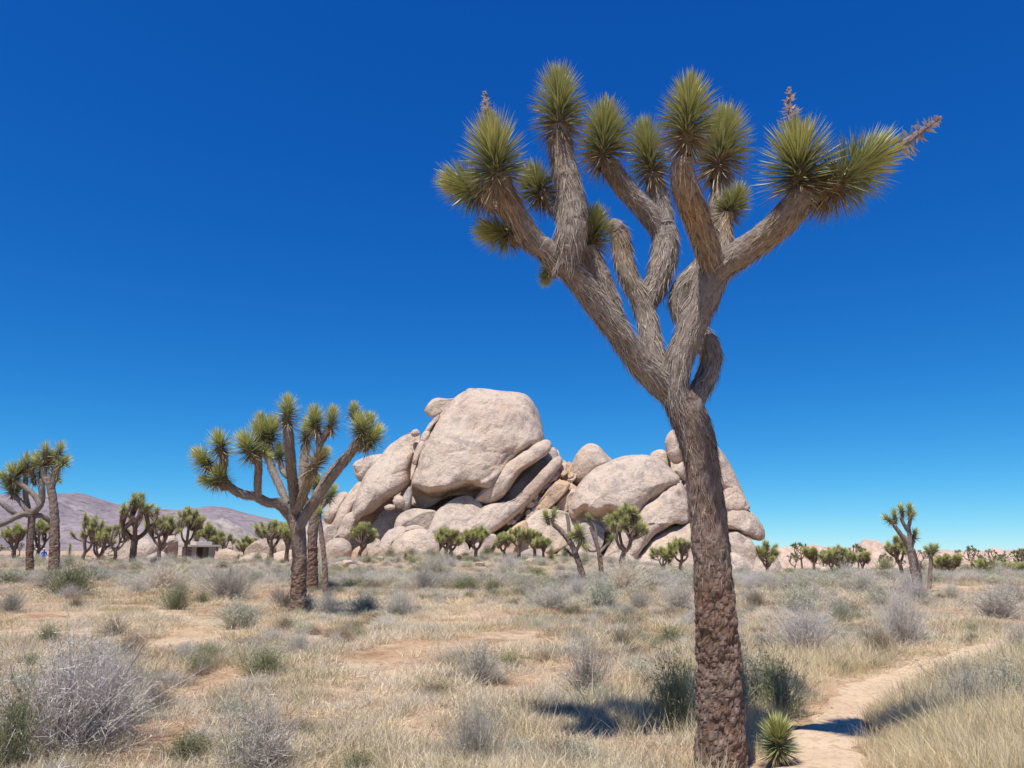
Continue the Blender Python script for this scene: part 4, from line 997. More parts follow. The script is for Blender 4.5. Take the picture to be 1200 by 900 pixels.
t28 = [
 dict(trunk=True, gold=0, path=[(1078, 706, 5.4, 0), (1076, 698, 4.8, 0), (1071, 668, 4, 0), (1066, 645, 3.6, 0), (1062, 634, 3.4, 0), (1057, 628, 3, 0)]),
 dict(path=[(1063, 638, 3.2, 0), (1054, 624, 3, -0.1), (1048, 616, 2.8, -0.1)], ros=[(1040, 608, 6.5, 7.5, 140, -0.1, 0), (1048, 603, 6, 8, 95, -0.1, 0)], gold=0.3),
 dict(path=[(1066, 645, 3, 0.1), (1066, 628, 2.8, 0.1), (1064, 618, 2.8, 0.1)], gold=0.1),
 dict(path=[(1064, 622, 2.6, 0.1), (1058, 612, 2.4, 0.1), (1056, 606, 2.4, 0.1)], ros=[(1056, 597, 6.5, 7.5, 95, 0.1, 0)], gold=0.3),
 dict(path=[(1064, 622, 2.6, 0.1), (1066, 612, 2.4, 0.1), (1067, 606, 2.4, 0.1)], ros=[(1066, 596, 6.5, 8, 85, 0.1, 0), (1069, 603, 5, 6, 50, -0.1, 0)], gold=0.3),
 dict(path=[(1067, 650, 2.6, 0.2), (1069, 638, 2.6, 0.2), (1071, 634, 2.4, 0.2)], ros=[(1072, 626, 6.5, 7, 65, 0.2, 0)], gold=0.4),
 dict(path=[(1079, 690, 2.8, 0.6), (1076, 668, 3.3, 0.4), (1070, 644, 2.8, 0.2)], gold=0.0, thatch=10),
]
px_tree('joshua_tree', 'lone slender joshua tree with forked top rising above the right plain', 24, t28, ROS_LO, sides=12, thatch=60, tl=0.16, tw=0.02, plates=0.06, trunk_col=(0.36, 0.31, 0.28), seed0=660, spacing=0.04, trunk_spacing=0.04)
t29 = [
 dict(trunk=True, gold=0, path=[(1087, 705, 3, 0), (1088, 697, 2.6, 0), (1090, 672, 2.3, 0), (1091, 656, 2.3, 0), (1091, 650, 2.2, 0)], ros=[(1087, 645, 5.5, 6, 120, 0, 0), (1096, 643, 6, 7, 60, 0, 0), (1091, 642, 5, 5.5, 90, 0.1, 0)]),
]
px_tree('joshua_tree', 'short single-stemmed joshua tree right of the lone slender one', 24.5, t29, ROS_LO, sides=10, plates=0.05, trunk_col=(0.36, 0.30, 0.26), seed0=690, spacing=0.04, trunk_spacing=0.04)

# generated trees on the plain
def gen_tree(label, px, Y, top, hw, seed, group='joshua trees on the plain', rpx=None, fine=True, trunk_w=None, fork=None, nlimb=None, lean=0.0, scale_d=1.0):
    g = np.random.default_rng(9000 + seed)
    b = at(px, 650, Y); x0 = float(b[0]); z0 = float(gz(x0, Y)) - 0.05
    H = float(at(px, top, Y)[2]) - z0; Wd = hw / F * math.hypot(Y, x0) * 1.0
    rm = (rpx / F * Y) if rpx else min(0.34, max(0.2, H * 0.07))
    H = max(H - rm * 0.9, 0.6)
    fork = fork or g.uniform(0.36, 0.5)
    rt = trunk_w / F * Y * 0.5 if trunk_w else H * g.uniform(0.030, 0.040)
    base = np.array([x0, Y, z0]); root = thing('joshua_tree', label, 'tree', base, group)
    mb = MB(); ends = []
    top_t = np.array([lean * H * fork, 0, H * fork])
    col = np.array([0.165, 0.13, 0.11]) * g.uniform(0.8, 1.3)
    limb_mesh(mb, [np.array([0, 0, -0.12]), top_t * 0.5 + g.normal(0, 0.03 * H, 3) * [1, 1, 0], top_t], [rt * 1.25, rt, rt * 0.95], 8, 0, 0.15, seed, col, True, 0, spacing=H / 24)
    nl = nlimb or int(g.integers(3, 5)); a0 = g.uniform(0, 6.28)
    cz = H * (fork + (1 - fork) * 0.52); rz_ = H - cz
    for i in range(nl):
        az = a0 + i * 6.283 / nl + g.normal(0, 0.3)
        rad = Wd * g.uniform(0.30, 0.55); h1 = H * (fork + (1 - fork) * g.uniform(0.22, 0.42))
        e1 = np.array([rad * math.cos(az) + lean * H * 0.8, rad * math.sin(az) * 0.9, h1])
        m1 = top_t * 0.5 + e1 * 0.5 + np.array([math.cos(az), math.sin(az), 0]) * rad * 0.20 + [0, 0, -0.03 * H]
        limb_mesh(mb, [top_t - [0, 0, rt], m1, e1], [rt * 0.75, rt * 0.62, rt * 0.55], 7, 0, 0.12, seed + i, col, True, 0, spacing=H / 30)
        ns = int(g.integers(3, 6))
        for j in range(ns):
            az2 = az + g.normal(0, 0.75)
            ph = R(g.uniform(8, 115)) if j else R(g.uniform(0, 35))
            kk = g.uniform(0.55, 1.06)
            e2 = np.array([Wd * kk * math.sin(ph) * math.cos(az2) * 1.0 + lean * H * 0.9, Wd * kk * math.sin(ph) * math.sin(az2) * 1.0, cz + rz_ * kk * math.cos(ph)])
            m2 = e1 * 0.5 + e2 * 0.5 + np.array([math.cos(az2), math.sin(az2), -0.5]) * 0.10 * Wd
            limb_mesh(mb, [e1 - [0, 0, rt * 0.4], m2, e2], [rt * 0.52, rt * 0.42, rt * 0.38], 6, 0, 0.1, seed + 31 * j + i, col * 1.1, True, 0, spacing=H / 30)
            d = e2 - m2; d = d / np.linalg.norm(d) + [0, 0, 0.35]; ends.append((e2, d))
            if g.uniform() < 0.5:
                e3 = m2 + np.array([math.cos(az2 + 1.6), math.sin(az2 + 1.6), 0.8]) * rm * 1.5
                limb_mesh(mb, [m2, (m2 + e3) / 2 + [0, 0, -0.05], e3], [rt * 0.4, rt * 0.36, rt * 0.32], 6, 0, 0.1, seed + j, col * 1.1, True, 0, spacing=H / 30)
                ends.append((e3, np.array([math.cos(az2 + 1.6), math.sin(az2 + 1.6), 1.0])))
    link('trunk', mb.mesh('trunk', [M_bark]), root)
    if fine:
        for (p, d) in ends:
            d = d / np.linalg.norm(d)
            k = g.uniform(0.85, 1.2)
            put_rosette(root, base, base + p + d * rm * 0.5, d, rm * k * 1.08, g.choice([1.0, 1.35]), ROS_LO, rk=0.70)
    else:
        cb = MB()
        for (p, d) in ends:
            n = 26; dd = g.normal(0, 1, (n, 3)) + d / np.linalg.norm(d) * 0.9; dd /= np.linalg.norm(dd, axis=1)[:, None]
            sd = np.cross(dd, g.normal(0, 1, (n, 3))); sd /= np.linalg.norm(sd, axis=1)[:, None]
            c = np.array([0.22, 0.23, 0.105]) * g.uniform(0.6, 1.4, n)[:, None]
            leaf_blades(cb, p + 0 * dd, dd, sd, rm * g.uniform(0.8, 1.2, n), np.full(n, rm * 0.34), c, c * 1.2, 1)
        link('crown', cb.mesh('crown', [M_leaf]), root)
    return root

GT = [
 # label, px, Y, top, half width, rosette px, trunk px
 ('upright joshua tree with dense pale-green head in front of the smooth outlying boulder', 156, 47, 580, 26, 6.0, 8, 0.47),
 ('bushy joshua tree left of the smooth outlying boulder', 100, 66, 602, 18, 4.6, 4, 0.3),
 ('low joshua tree in front of the left flank of the smooth outlying boulder', 134, 60, 616, 17, 4.4, 4, 0.4),
 ('slim dark joshua tree behind the small leaning white stone', 116, 70, 618, 12, 4.2, 4, 0.3),
 ('joshua tree standing before the square stained rock column', 187, 56, 604, 20, 5.0, 5, 0.45),
 ('tall joshua tree rising behind the restroom hut', 217, 70, 594, 17, 4.6, 4, 0.42),
 ('round joshua tree behind the right roof corner of the hut', 238, 92, 613, 14, 4.4, 3, 0.25),
 ('rounded joshua tree right of the hut by the long pale stone', 258, 96, 622, 13, 4.2, 3, 0.2),
 ('small joshua tree on the plain beyond the long pale stone', 289, 100, 628, 9, 3.6, 3, 0.3),
 ('broad joshua tree leaning over the wedge boulder', 318, 72, 607, 22, 5.4, 5, 0.45),
 ('narrow joshua tree immediately left of the mid dark trunk', 337, 55, 616, 9, 5.0, 5, 0.55),
 ('shaggy joshua tree seen between the crossing pair', 46, 66, 610, 12, 4.6, 4, 0.4),
 ('joshua tree behind the dark trunk of the crossing pair', 16, 64, 614, 12, 4.6, 4, 0.4),
 ('joshua tree with round head before the shaded wall of the pile', 424, 62, 613, 16, 4.8, 4.4, 0.4),
 ('left of the twin joshua trees before the low boulder', 523, 62, 618, 15, 4.6, 4, 0.45),
 ('right of the twin joshua trees, trunk touching its neighbour', 529, 64, 622, 13, 4.4, 4, 0.45),
 ('twisted joshua tree next to the green bush at the foot of the ramp', 558, 63, 617, 14, 4.4, 4, 0.4),
 ('short joshua tree just left of the tidy round-headed one', 590, 62, 625, 10, 4.2, 3.6, 0.45),
 ('tidy round-headed joshua tree before the pale apron rock', 608, 63, 618, 14, 4.6, 4, 0.5),
 ('joshua tree right of the tidy round-headed one', 626, 66, 622, 11, 4.2, 3.6, 0.5),
 ('thin joshua tree before the sunlit low rock', 637, 64, 630, 9, 3.8, 3, 0.5),
 ('large round-crowned joshua tree before the big right dome', 733, 40, 590, 26, 6.2, 6, 0.40),
 ('small leaning joshua tree with low crown before the pale foot', 776, 54, 643, 12, 4.6, 3, 0.35),
 ('slender joshua tree close left of the big trunk', 798, 52, 632, 15, 4.6, 4, 0.45),
 ('forked joshua sapling before the pointed grey slab', 898, 43, 636, 11, 4.8, 4, 0.4),
 ('single-stem joshua tree by the small white stone', 953, 55, 643, 6, 4.2, 3, 0.6),
 ('clustered joshua tree, left one of the thicket right of the white stone', 973, 62, 644, 9, 4.4, 3, 0.4),
 ('clustered joshua tree, tallest of the thicket right of the white stone', 982, 60, 640, 11, 4.4, 3.4, 0.4),
 ('clustered joshua tree, right one of the thicket right of the white stone', 993, 64, 646, 9, 4.2, 3, 0.4),
 ('small round joshua tree before the pale boulder hill peak', 1010, 75, 648, 7, 4.0, 2.6, 0.5),
 ('wide joshua tree directly left of the lone slender one', 1053, 42, 627, 12, 4.4, 4.4, 0.45),
 ('joshua tree at the near end of the right-hand row', 1112, 48, 649, 11, 4.2, 3.4, 0.4),
 ('stunted joshua tree behind the short single-stemmed one', 1103, 56, 656, 8, 3.8, 3, 0.4),
 ('pale forked joshua tree in the right-hand row', 1151, 44, 656, 10, 3.6, 4, 0.45),
 ('low dense joshua tree right of the pale forked one', 1168, 46, 660, 12, 4.4, 3, 0.2),
 ('low joshua tree at the end of the right-hand row', 1192, 46, 661, 11, 4.4, 3, 0.25),
]
for k, (lab, px, Y, top, hw, rp, tw, fk) in enumerate(GT):
    gen_tree(lab, px, Y, top, hw, k, rpx=rp, fine=True, trunk_w=tw, fork=fk, nlimb=5 if 'round-crowned' in lab or 'dense' in lab else None)
g1 = np.random.default_rng(77)
for k in range(46):      # far rows
    if k < 34: px = g1.uniform(905, 1290); Y = g1.uniform(85, 190); hh = g1.uniform(2.2, 4.0)
    else: px = g1.uniform(-80, 330); Y = g1.uniform(105, 210); hh = g1.uniform(2.5, 4.2)
    p = at(px, 650, Y); zt = float(gz(p[0], Y)) + hh
    # row of the crown top at that height
    tr = 450 - F * math.tan(math.atan2(zt - EYE, Y) - PITCH)
    gen_tree('small far joshua tree in the belt beyond the right-hand row' if k < 34 else 'small far joshua tree on the plain below the mountain', px, Y, tr, g1.uniform(1.0, 1.8) * F / Y, 200 + k, group='far joshua trees', fine=False, fork=g1.uniform(0.3, 0.5), nlimb=3, rpx=0.36 * F / Y)

# unbranched young joshua trees and small yuccas
def young(label, px, Y, top, w, seed, sets=ROS_LO, stem=0.3, name='young_joshua_tree', py=None):
    p = at(px, 650, Y); x0 = float(p[0]); z0 = float(gz(x0, Y)) - 0.04
    H = float(at(px, top, Y)[2]) - z0; rm = w / F * Y * 0.5
    base = np.array([x0, Y, z0]); root = thing(name, label, 'yucca', base, 'young unbranched yuccas')
    mb = MB(); hs = max(H * stem, 0.08)
    limb_mesh(mb, [(0, 0, -0.1), (0.01, 0, hs * 0.5), (0, 0, hs + rm * 0.4)], [rm * 0.30, rm * 0.27, rm * 0.2], 8, 0, 0.15, seed, (0.3, 0.24, 0.18), True, 300 if rm > 0.1 else 60, tl=rm * 0.7, tw=rm * 0.06, gold=0.6, spacing=0.04)
    link('trunk', mb.mesh('trunk', [M_thatch]), root)
    Lh = (H - hs) * 0.5
    put_rosette(root, base, base + np.array([0, 0, hs + Lh]), (0, -0.06, 1), rm, Lh / rm, sets)
    return root
young('small dark-green yucca at the foot of the big joshua trunk', 897, 6.0, 836, 46, 1, ROS_HI, 0.12)
young('little yellow-green yucca in the brush left of the mid tree', 219, 30, 668, 14, 2, ROS_MID, 0.25)
young('stubby young yucca behind the base of the mid tree', 366.5, 27, 665, 9, 3, ROS_LO, 0.3)
young('stumpy unbranched yucca before the rounded low boulder, taller of two', 475, 62, 646, 6, 4, ROS_LO, 0.5)
young('stumpy unbranched yucca before the rounded low boulder, shorter of two', 481, 62, 652, 5, 5, ROS_LO, 0.5)
young('dark stub of a yucca right of the crossing pair', 81, 64, 636, 6, 6, ROS_LO, 0.4)
young('small yucca in the brush below the bright sloping ledge', 314, 55, 650, 6, 7, ROS_LO, 0.3)
young('tiny dark yucca in the brush below the white stone', 963, 38, 682, 5, 8, ROS_LO, 0.3)

# ------------------------------------------------------------------ shrubs
def shrub_mesh(name, seed, kind):
    g = np.random.default_rng(seed); mb = MB()
    P = dict(grey=dict(n=480, tw=9, c=(0.36, 0.335, 0.30), c2=(0.68, 0.625, 0.54), leaf=2600, lc=(0.56, 0.52, 0.43), h=0.72, sp=1.1, w=0.0075),
             lilac=dict(n=560, tw=9, c=(0.36, 0.325, 0.30), c2=(0.69, 0.63, 0.58), leaf=1900, lc=(0.58, 0.53, 0.49), h=0.78, sp=1.1, w=0.0058),
             green=dict(n=360, tw=5, c=(0.24, 0.235, 0.16), c2=(0.36, 0.36, 0.21), leaf=2600, lc=(0.25, 0.26, 0.13), h=0.80, sp=0.95, w=0.009),
             sage=dict(n=400, tw=7, c=(0.34, 0.33, 0.27), c2=(0.56, 0.54, 0.43), leaf=2800, lc=(0.50, 0.50, 0.37), h=0.68, sp=1.05, w=0.0085),
             dark=dict(n=400, tw=6, c=(0.24, 0.185, 0.135), c2=(0.40, 0.32, 0.22), leaf=900, lc=(0.32, 0.26, 0.175), h=0.5, sp=1.15, w=0.009),
             twig=dict(n=220, tw=11, c=(0.32, 0.28, 0.245), c2=(0.62, 0.56, 0.48), leaf=1200, lc=(0.54, 0.49, 0.38), h=0.85, sp=0.95, w=0.0095))[kind]
    n = P['n']
    az = g.uniform(0, 6.283, n); th = np.abs(g.normal(0, 0.62 * P['sp'], n)); th = np.clip(th, 0, 1.35)
    d = np.stack([np.sin(th) * np.cos(az), np.sin(th) * np.sin(az), np.cos(th) * P['h'] * 1.15], -1)
    l = g.uniform(0.35, 1.0, n) ** 0.7 * (1 + 0.32 * vnoise(np.stack([np.cos(az) * 1.5, np.sin(az) * 1.5, th], -1) * 1.3, seed))
    base = np.stack([g.normal(0, 0.09, n), g.normal(0, 0.09, n), np.full(n, -0.03)], -1)
    side = np.cross(d, g.normal(0, 1, (n, 3))); side /= np.linalg.norm(side, axis=1)[:, None]
    curl = np.stack([g.normal(0, 0.15, n), g.normal(0, 0.15, n), g.normal(0.02, 0.12, n)], -1)
    c1 = np.array(P['c']) * g.uniform(0.7, 1.2, n)[:, None]; c2 = np.array(P['c2']) * g.uniform(0.75, 1.2, n)[:, None]
    leaf_blades(mb, base, d, side, l, np.full(n, P['w']), c1, c2, 3, curl)
    # side twigs
    m = n * P['tw']; i = g.integers(0, n, m); t = g.uniform(0.30, 1.0, m) ** 0.7
    p = base[i] + d[i] * (l[i] * t)[:, None] + curl[i] * (t * t * l[i])[:, None]
    dd = d[i] * 0.45 + g.normal(0, 0.65, (m, 3)) + [0, 0, 0.12]; dd /= np.linalg.norm(dd, axis=1)[:, None]
    sd = np.cross(dd, g.normal(0, 1, (m, 3))); sd /= np.linalg.norm(sd, axis=1)[:, None]
    cc = np.array(P['c2']) * g.uniform(0.65, 1.25, m)[:, None]
    l2 = g.uniform(0.07, 0.20, m)
    leaf_blades(mb, p, dd, sd, l2, np.full(m, P['w'] * 0.75), cc * 0.9, cc, 1)
    k = P['leaf']; i = g.integers(0, m, k); q = p[i] + dd[i] * (l2[i] * g.uniform(0.2, 1, k))[:, None]
    ld = g.normal(0, 1, (k, 3)) + [0, 0, 0.5]; ld /= np.linalg.norm(ld, axis=1)[:, None]
    ls = np.cross(ld, g.normal(0, 1, (k, 3))); ls /= np.linalg.norm(ls, axis=1)[:, None]
    lc = np.array(P['lc']) * g.uniform(0.7, 1.35, k)[:, None]
    lk = 1.0 if kind in ('green', 'sage') else 0.55
    leaf_blades(mb, q, ld, ls, lk * g.uniform(0.030, 0.058, k), lk * g.uniform(0.012, 0.020, k), lc, lc, 1)
    return mb.mesh(name, [M_twig])

KINDS = ['grey', 'lilac', 'green', 'sage', 'dark', 'twig']
SHR = {k: [shrub_mesh('shrub_mesh', 500 + 10 * i + j, k) for j in range(3)] for i, k in enumerate(KINDS)}
sh_n = [0]
def shrub(x, y, w, h, kind, label, group='shrubs on the plain'):
    sh_n[0] += 1
    o = link('shrub', SHR[kind][sh_n[0] % 3])
    o.location = (x, y, float(gz(x, y)) - 0.02)
    o.rotation_euler = (0, 0, sh_n[0] * 2.1)
    hn = {'grey': 0.75, 'lilac': 0.8, 'green': 0.85, 'sage': 0.7, 'dark': 0.5, 'twig': 0.9}[kind]
    o.scale = (w * 0.5 / 0.95, w * 0.5 / 0.95, h / (hn * 1.1))
    return tag(o, label, 'shrub', group)

SP_LIST = [
 (30, 905, 240, 118, 'lilac', 'large tangled grey-lilac shrub beside the bright green bush'),
 (95, 880, 120, 85, 'lilac', 'grey shrub on the right flank of the large grey-lilac one'),
 (-8, 915, 80, 85, 'green', 'bright green bush in front of the large grey-lilac shrub'),
 (285, 925, 170, 95, 'twig', 'bare branching twiggy shrub in straw grass right of the grey-lilac shrub'),
 (556, 900, 100, 72, 'grey', 'grey shrub in straw grass below the dark tree shadow'),
 (692, 822, 110, 62, 'twig', 'open twiggy grey shrub left of the shaded bush at the trunk'),
 (562, 806, 95, 48, 'twig', 'twiggy shrub left of the open twiggy grey one'),
 (800, 862, 95, 92, 'green', 'shaded olive bush directly left of the big trunk'),
 (918, 842, 118, 66, 'green', 'shaded dark green bush right of the big trunk by the path'),
 (870, 836, 50, 80, 'sage', 'tall sage bush close behind the big trunk'),
 (956, 772, 105, 58, 'lilac', 'pale lilac shrub beyond the bend of the path'),
 (1072, 760, 80, 60, 'lilac', 'pale lilac rounded shrub above the far end of the path'),
 (1040, 770, 50, 28, 'dark', 'low brown shrub at the foot of the pale lilac rounded one'),
 (945, 720, 66, 36, 'sage', 'grey-green rounded shrub beyond the pale lilac one'),
 (1186, 728, 80, 34, 'grey', 'grey shrub beyond the red soil patch'),
 (1150, 815, 120, 32, 'dark', 'low brown shrub band in the tall golden grass'),
 (272, 738, 84, 34, 'sage', 'grey-green shrub left of the mid tree base'),
 (66, 700, 90, 34, 'green', 'olive shrub at the foot of the crossing pair'),
 (180, 692, 86, 30, 'grey', 'wide grey shrub below the upright dense-headed joshua tree'),
 (258, 703, 90, 36, 'grey', 'wide grey shrub beside the little yellow-green yucca'),
 (300, 802, 90, 34, 'green', 'low olive shrub midway between mid tree and twiggy shrub'),
 (345, 775, 60, 30, 'grey', 'grey shrub in front of the mid tree on sandy ground'),
 (140, 778, 50, 20, 'dark', 'small dark shrub casting a tight shadow on sand'),
 (170, 842, 70, 30, 'dark', 'dark brown low shrub right of the grey-lilac shrub'),
 (213, 782, 40, 22, 'grey', 'small grey shrub right of the small dark one'),
 (125, 746, 50, 18, 'dark', 'flat brown clump behind the small dark shrub'),
 (378, 722, 44, 30, 'grey', 'shrub in the shadow right of the mid tree trunk'),
 (426, 718, 64, 24, 'sage', 'shadowed shrub to the right of the one touching the mid trunk'),
 (496, 692, 46, 30, 'grey', 'grey shrub before the rounded low boulder'),
 (648, 720, 78, 32, 'grey', 'broad grey shrub below the leaning joshua tree'),
 (735, 694, 80, 38, 'grey', 'grey shrub around the base of the round-crowned tree'),
 (400, 758, 36, 16, 'dark', 'low clump on the sandy clearing right of the mid tree'),
 (330, 742, 46, 18, 'dark', 'low clump left of the sandy clearing'),
 (790, 760, 50, 26, 'green', 'small olive tuft-like shrub left of the big trunk at mid distance'),
 (730, 765, 46, 22, 'dark', 'small brown shrub left of the small olive one'),
]
for (px, py, wp, hp, kd, lab) in SP_LIST:
    x, y = gpix(px, py); y = max(y, 3.6) if py > 900 else y
    sc = math.hypot(x, y) / F
    shrub(x, y + 0.25 * wp * sc, wp * sc * 1.1, hp * sc * 1.05, kd, lab, 'distinct shrubs')

CLEAR = [(440, 775, 70, 30), (430, 820, 60, 22), (545, 725, 60, 16), (660, 790, 50, 14), (330, 695, 30, 10), (1135, 722, 45, 16), (60, 730, 60, 12), (30, 712, 60, 12), (980, 800, 60, 20), (240, 745, 60, 14), (180, 870, 40, 30), (720, 862, 110, 14), (1090, 690, 50, 6), (250, 810, 40, 20), (590, 755, 70, 12), (500, 845, 50, 14), (770, 885, 60, 14)]
CL = []
for (px, py, a, b) in CLEAR:
    x, y = gpix(px, py); x2, y2 = gpix(px, py - b); x3, y3 = gpix(px, min(py + b, 900))
    CL.append((x, y, a / F * y, max(0.3, (y2 - y3) / 2)))
def clear_mask(x, y):
    m = np.zeros(np.shape(x))
    for (cx, cy, a, b) in CL:
        m = np.maximum(m, np.exp(-(((x - cx) / a) ** 2 + ((y - cy) / b) ** 2) * 0.9))
    return m

g2 = np.random.default_rng(21)
placed = [(o.location.x, o.location.y, o.scale[0]) for o in bpy.data.objects if o.name.startswith('shrub')]
trees_xy = [(o.location.x, o.location.y) for o in bpy.data.objects if o.name.startswith('joshua_tree')]
ADJ = {'grey': 'ash-grey rounded shrub', 'lilac': 'pale lilac-grey twiggy shrub', 'green': 'olive-green shrub', 'sage': 'grey-green sage shrub', 'dark': 'low dark-brown clump', 'twig': 'open bare-twigged shrub'}
MARKS = []
for (px_, Y_, ph_) in [(846, 5.95, 'the big forking joshua trunk'), (350, 17.2, 'the spreading many-armed joshua tree'), (366, 25, 'the trunk behind the many-armed tree'), (63, 37, 'the crossing pair of joshua trees'),
                       (1076, 24, 'the lone slender joshua tree'), (690, 27, 'the leaning grey joshua tree'), (733, 40, 'the round-crowned joshua tree'), (156, 47, 'the upright dense-headed joshua tree'), (187, 56, 'the tree before the square column'),
                       (424, 62, 'the tree before the shaded wall'), (526, 62, 'the twin joshua trees'), (608, 63, 'the tidy round-headed joshua tree'), (798, 52, 'the slender tree near the big trunk'), (898, 55, 'the forked joshua sapling'),
                       (982, 60, 'the clustered joshua thicket'), (1053, 42, 'the wide joshua tree'), (1112, 48, 'the right-hand joshua row'), (219, 30, 'the little yellow-green yucca'), (30, 5.4, 'the tangled grey-lilac shrub'),
                       (440, 12, 'the sandy clearing'), (692, 8.2, 'the open twiggy grey shrub'), (1072, 11, 'the far end of the path'), (945, 15, 'the grey-green rounded shrub'), (1186, 15, 'the red soil patch'), (338, 55, 'the narrow tree by the ledge'), (100, 66, 'the bushy left joshua tree')]:
    q_ = at(px_, 660, Y_); MARKS.append((float(q_[0]), float(q_[1]), ph_))
def shrub_label(kd, x, Y, w):
    k = min(MARKS, key=lambda m: (m[0] - x) ** 2 + (m[1] - Y) ** 2)
    rel = 'beyond' if Y - k[1] > abs(x - k[0]) else ('in front of' if k[1] - Y > abs(x - k[0]) else 'to one side of')
    size = 'small' if w < 0.72 else ('wide' if w > 1.2 else 'medium')
    return '%s %s %s %s' % (size, ADJ[kd], rel, k[2])
count = 0; tries = 0
while count < 262 and tries < 20000:
    tries += 1
    Y = 7.5 * (78 / 7.5) ** (g2.uniform(0, 1) ** 0.72)
    x = g2.uniform(-0.80, 0.80) * Y
    if clear_mask(np.array([x]), np.array([Y]))[0] > 0.35 or path_dist(x, Y)[0] < 1.8: continue
    if float(vnoise(np.array([x * 0.13, Y * 0.13, 2.0]), 31)) < -0.45 and Y < 40: continue
    kd = g2.choice(KINDS, p=[0.30, 0.14, 0.10, 0.16, 0.24, 0.06] if Y > 14 else [0.14, 0.08, 0.12, 0.12, 0.44, 0.10])
    w = g2.uniform(0.5, 1.1) * (1.0 if Y < 14 else 1.45) * (0.7 if kd == 'dark' else 1); h = w * g2.uniform(0.42, 0.62) * (0.75 if kd == 'dark' else 1)
    if any((x - a) ** 2 + (Y - b) ** 2 < (0.45 * (w + c)) ** 2 for a, b, c in placed): continue
    if any((x - a) ** 2 + (Y - b) ** 2 < 0.2 for a, b in trees_xy): continue
    placed.append((x, Y, w * 0.5))
    shrub(x, Y, w, h, str(kd), shrub_label(str(kd), x, Y, w), 'scattered ' + str(kd) + ' shrubs'); count += 1
# bushes at the foot of the rocks
for (px, Y, wp, hp, kd, lab) in [(458, 74, 22, 15, 'green', 'dark round bush at the left of the rounded low boulder'), (482, 72, 20, 14, 'green', 'dark bush in front of the rounded low boulder'),
                                 (505, 70, 34, 12, 'sage', 'pale bush at the right foot of the rounded low boulder'), (571, 76, 22, 15, 'green', 'round green bush at the foot of the diagonal ramp'),
                                 (646, 66, 12, 18, 'green', 'olive bush beside the thin joshua tree'), (985, 66, 40, 16, 'green', 'dark thicket bush under the clustered joshua trees'),
                                 (1036, 74, 36, 18, 'green', 'dark wide bush before the pale boulder hill'), (1075, 84, 36, 14, 'green', 'dark bush behind the lone slender joshua tree'),
                                 (883, 66, 14, 10, 'green', 'green bush at the foot of the sloping apron slab'), (302, 66, 22, 14, 'green', 'green bush before the bright flat ledge'),
                                 (1130, 60, 30, 14, 'green', 'olive bush in the right-hand row'), (1160, 52, 28, 12, 'green', 'yellow-olive bush under the pale forked joshua tree'),
                                 (200, 70, 26, 12, 'sage', 'grey bush at the foot of the square rock column'), (662, 62, 16, 16, 'green', 'green bush behind the leaning joshua trunk')]:
    p = at(px, 650, Y)
    shrub(float(p[0]), Y, wp / F * Y * 1.15, hp / F * Y * 1.15, kd, lab, 'bushes at the foot of the rocks')

# ------------------------------------------------------------------ grass and far brush: uncountable, one object each
def tuft_mesh(seed, kind):
    g = np.random.default_rng(seed); mb = MB()
    if kind == 'tall':
        n, h, sp, w, c = 90, 0.36, 0.34, 0.0042, (0.82, 0.715, 0.48)
    elif kind == 'straw':
        n, h, sp, w, c = 110, 0.16, 0.70, 0.0042, (0.80, 0.71, 0.52)
    elif kind == 'pale':
        n, h, sp, w, c = 110, 0.15, 0.85, 0.0042, (0.82, 0.755, 0.62)
    elif kind == 'brown':
        n, h, sp, w, c = 90, 0.11, 0.95, 0.0045, (0.50, 0.385, 0.255)
    else:
        n, h, sp, w, c = 100, 0.14, 0.7, 0.0042, (0.52, 0.48, 0.25)
    az = g.uniform(0, 6.283, n); th = np.clip(np.abs(g.normal(0, sp, n)), 0, 1.3)
    d = np.stack([np.sin(th) * np.cos(az), np.sin(th) * np.sin(az), np.cos(th)], -1)
    base = np.stack([g.normal(0, 0.09, n), g.normal(0, 0.09, n), np.full(n, -0.02)], -1)
    l = h * g.uniform(0.5, 1.2, n)
    side = np.cross(d, g.normal(0, 1, (n, 3))); side /= np.linalg.norm(side, axis=1)[:, None]
    curl = np.stack([np.cos(az) * 0.2, np.sin(az) * 0.2, np.full(n, -0.12)], -1) * g.uniform(0, 1.6, n)[:, None] + g.normal(0, 0.10, (n, 3))
    cc = np.array(c) * g.uniform(0.7, 1.2, n)[:, None]
    leaf_blades(mb, base, d, side, l, np.full(n, w) * g.uniform(0.7, 1.3, n), cc * np.array([0.85, 0.82, 0.78]), cc * 1.08, 2, curl)
    return mb.mesh('tuft', [M_grass])

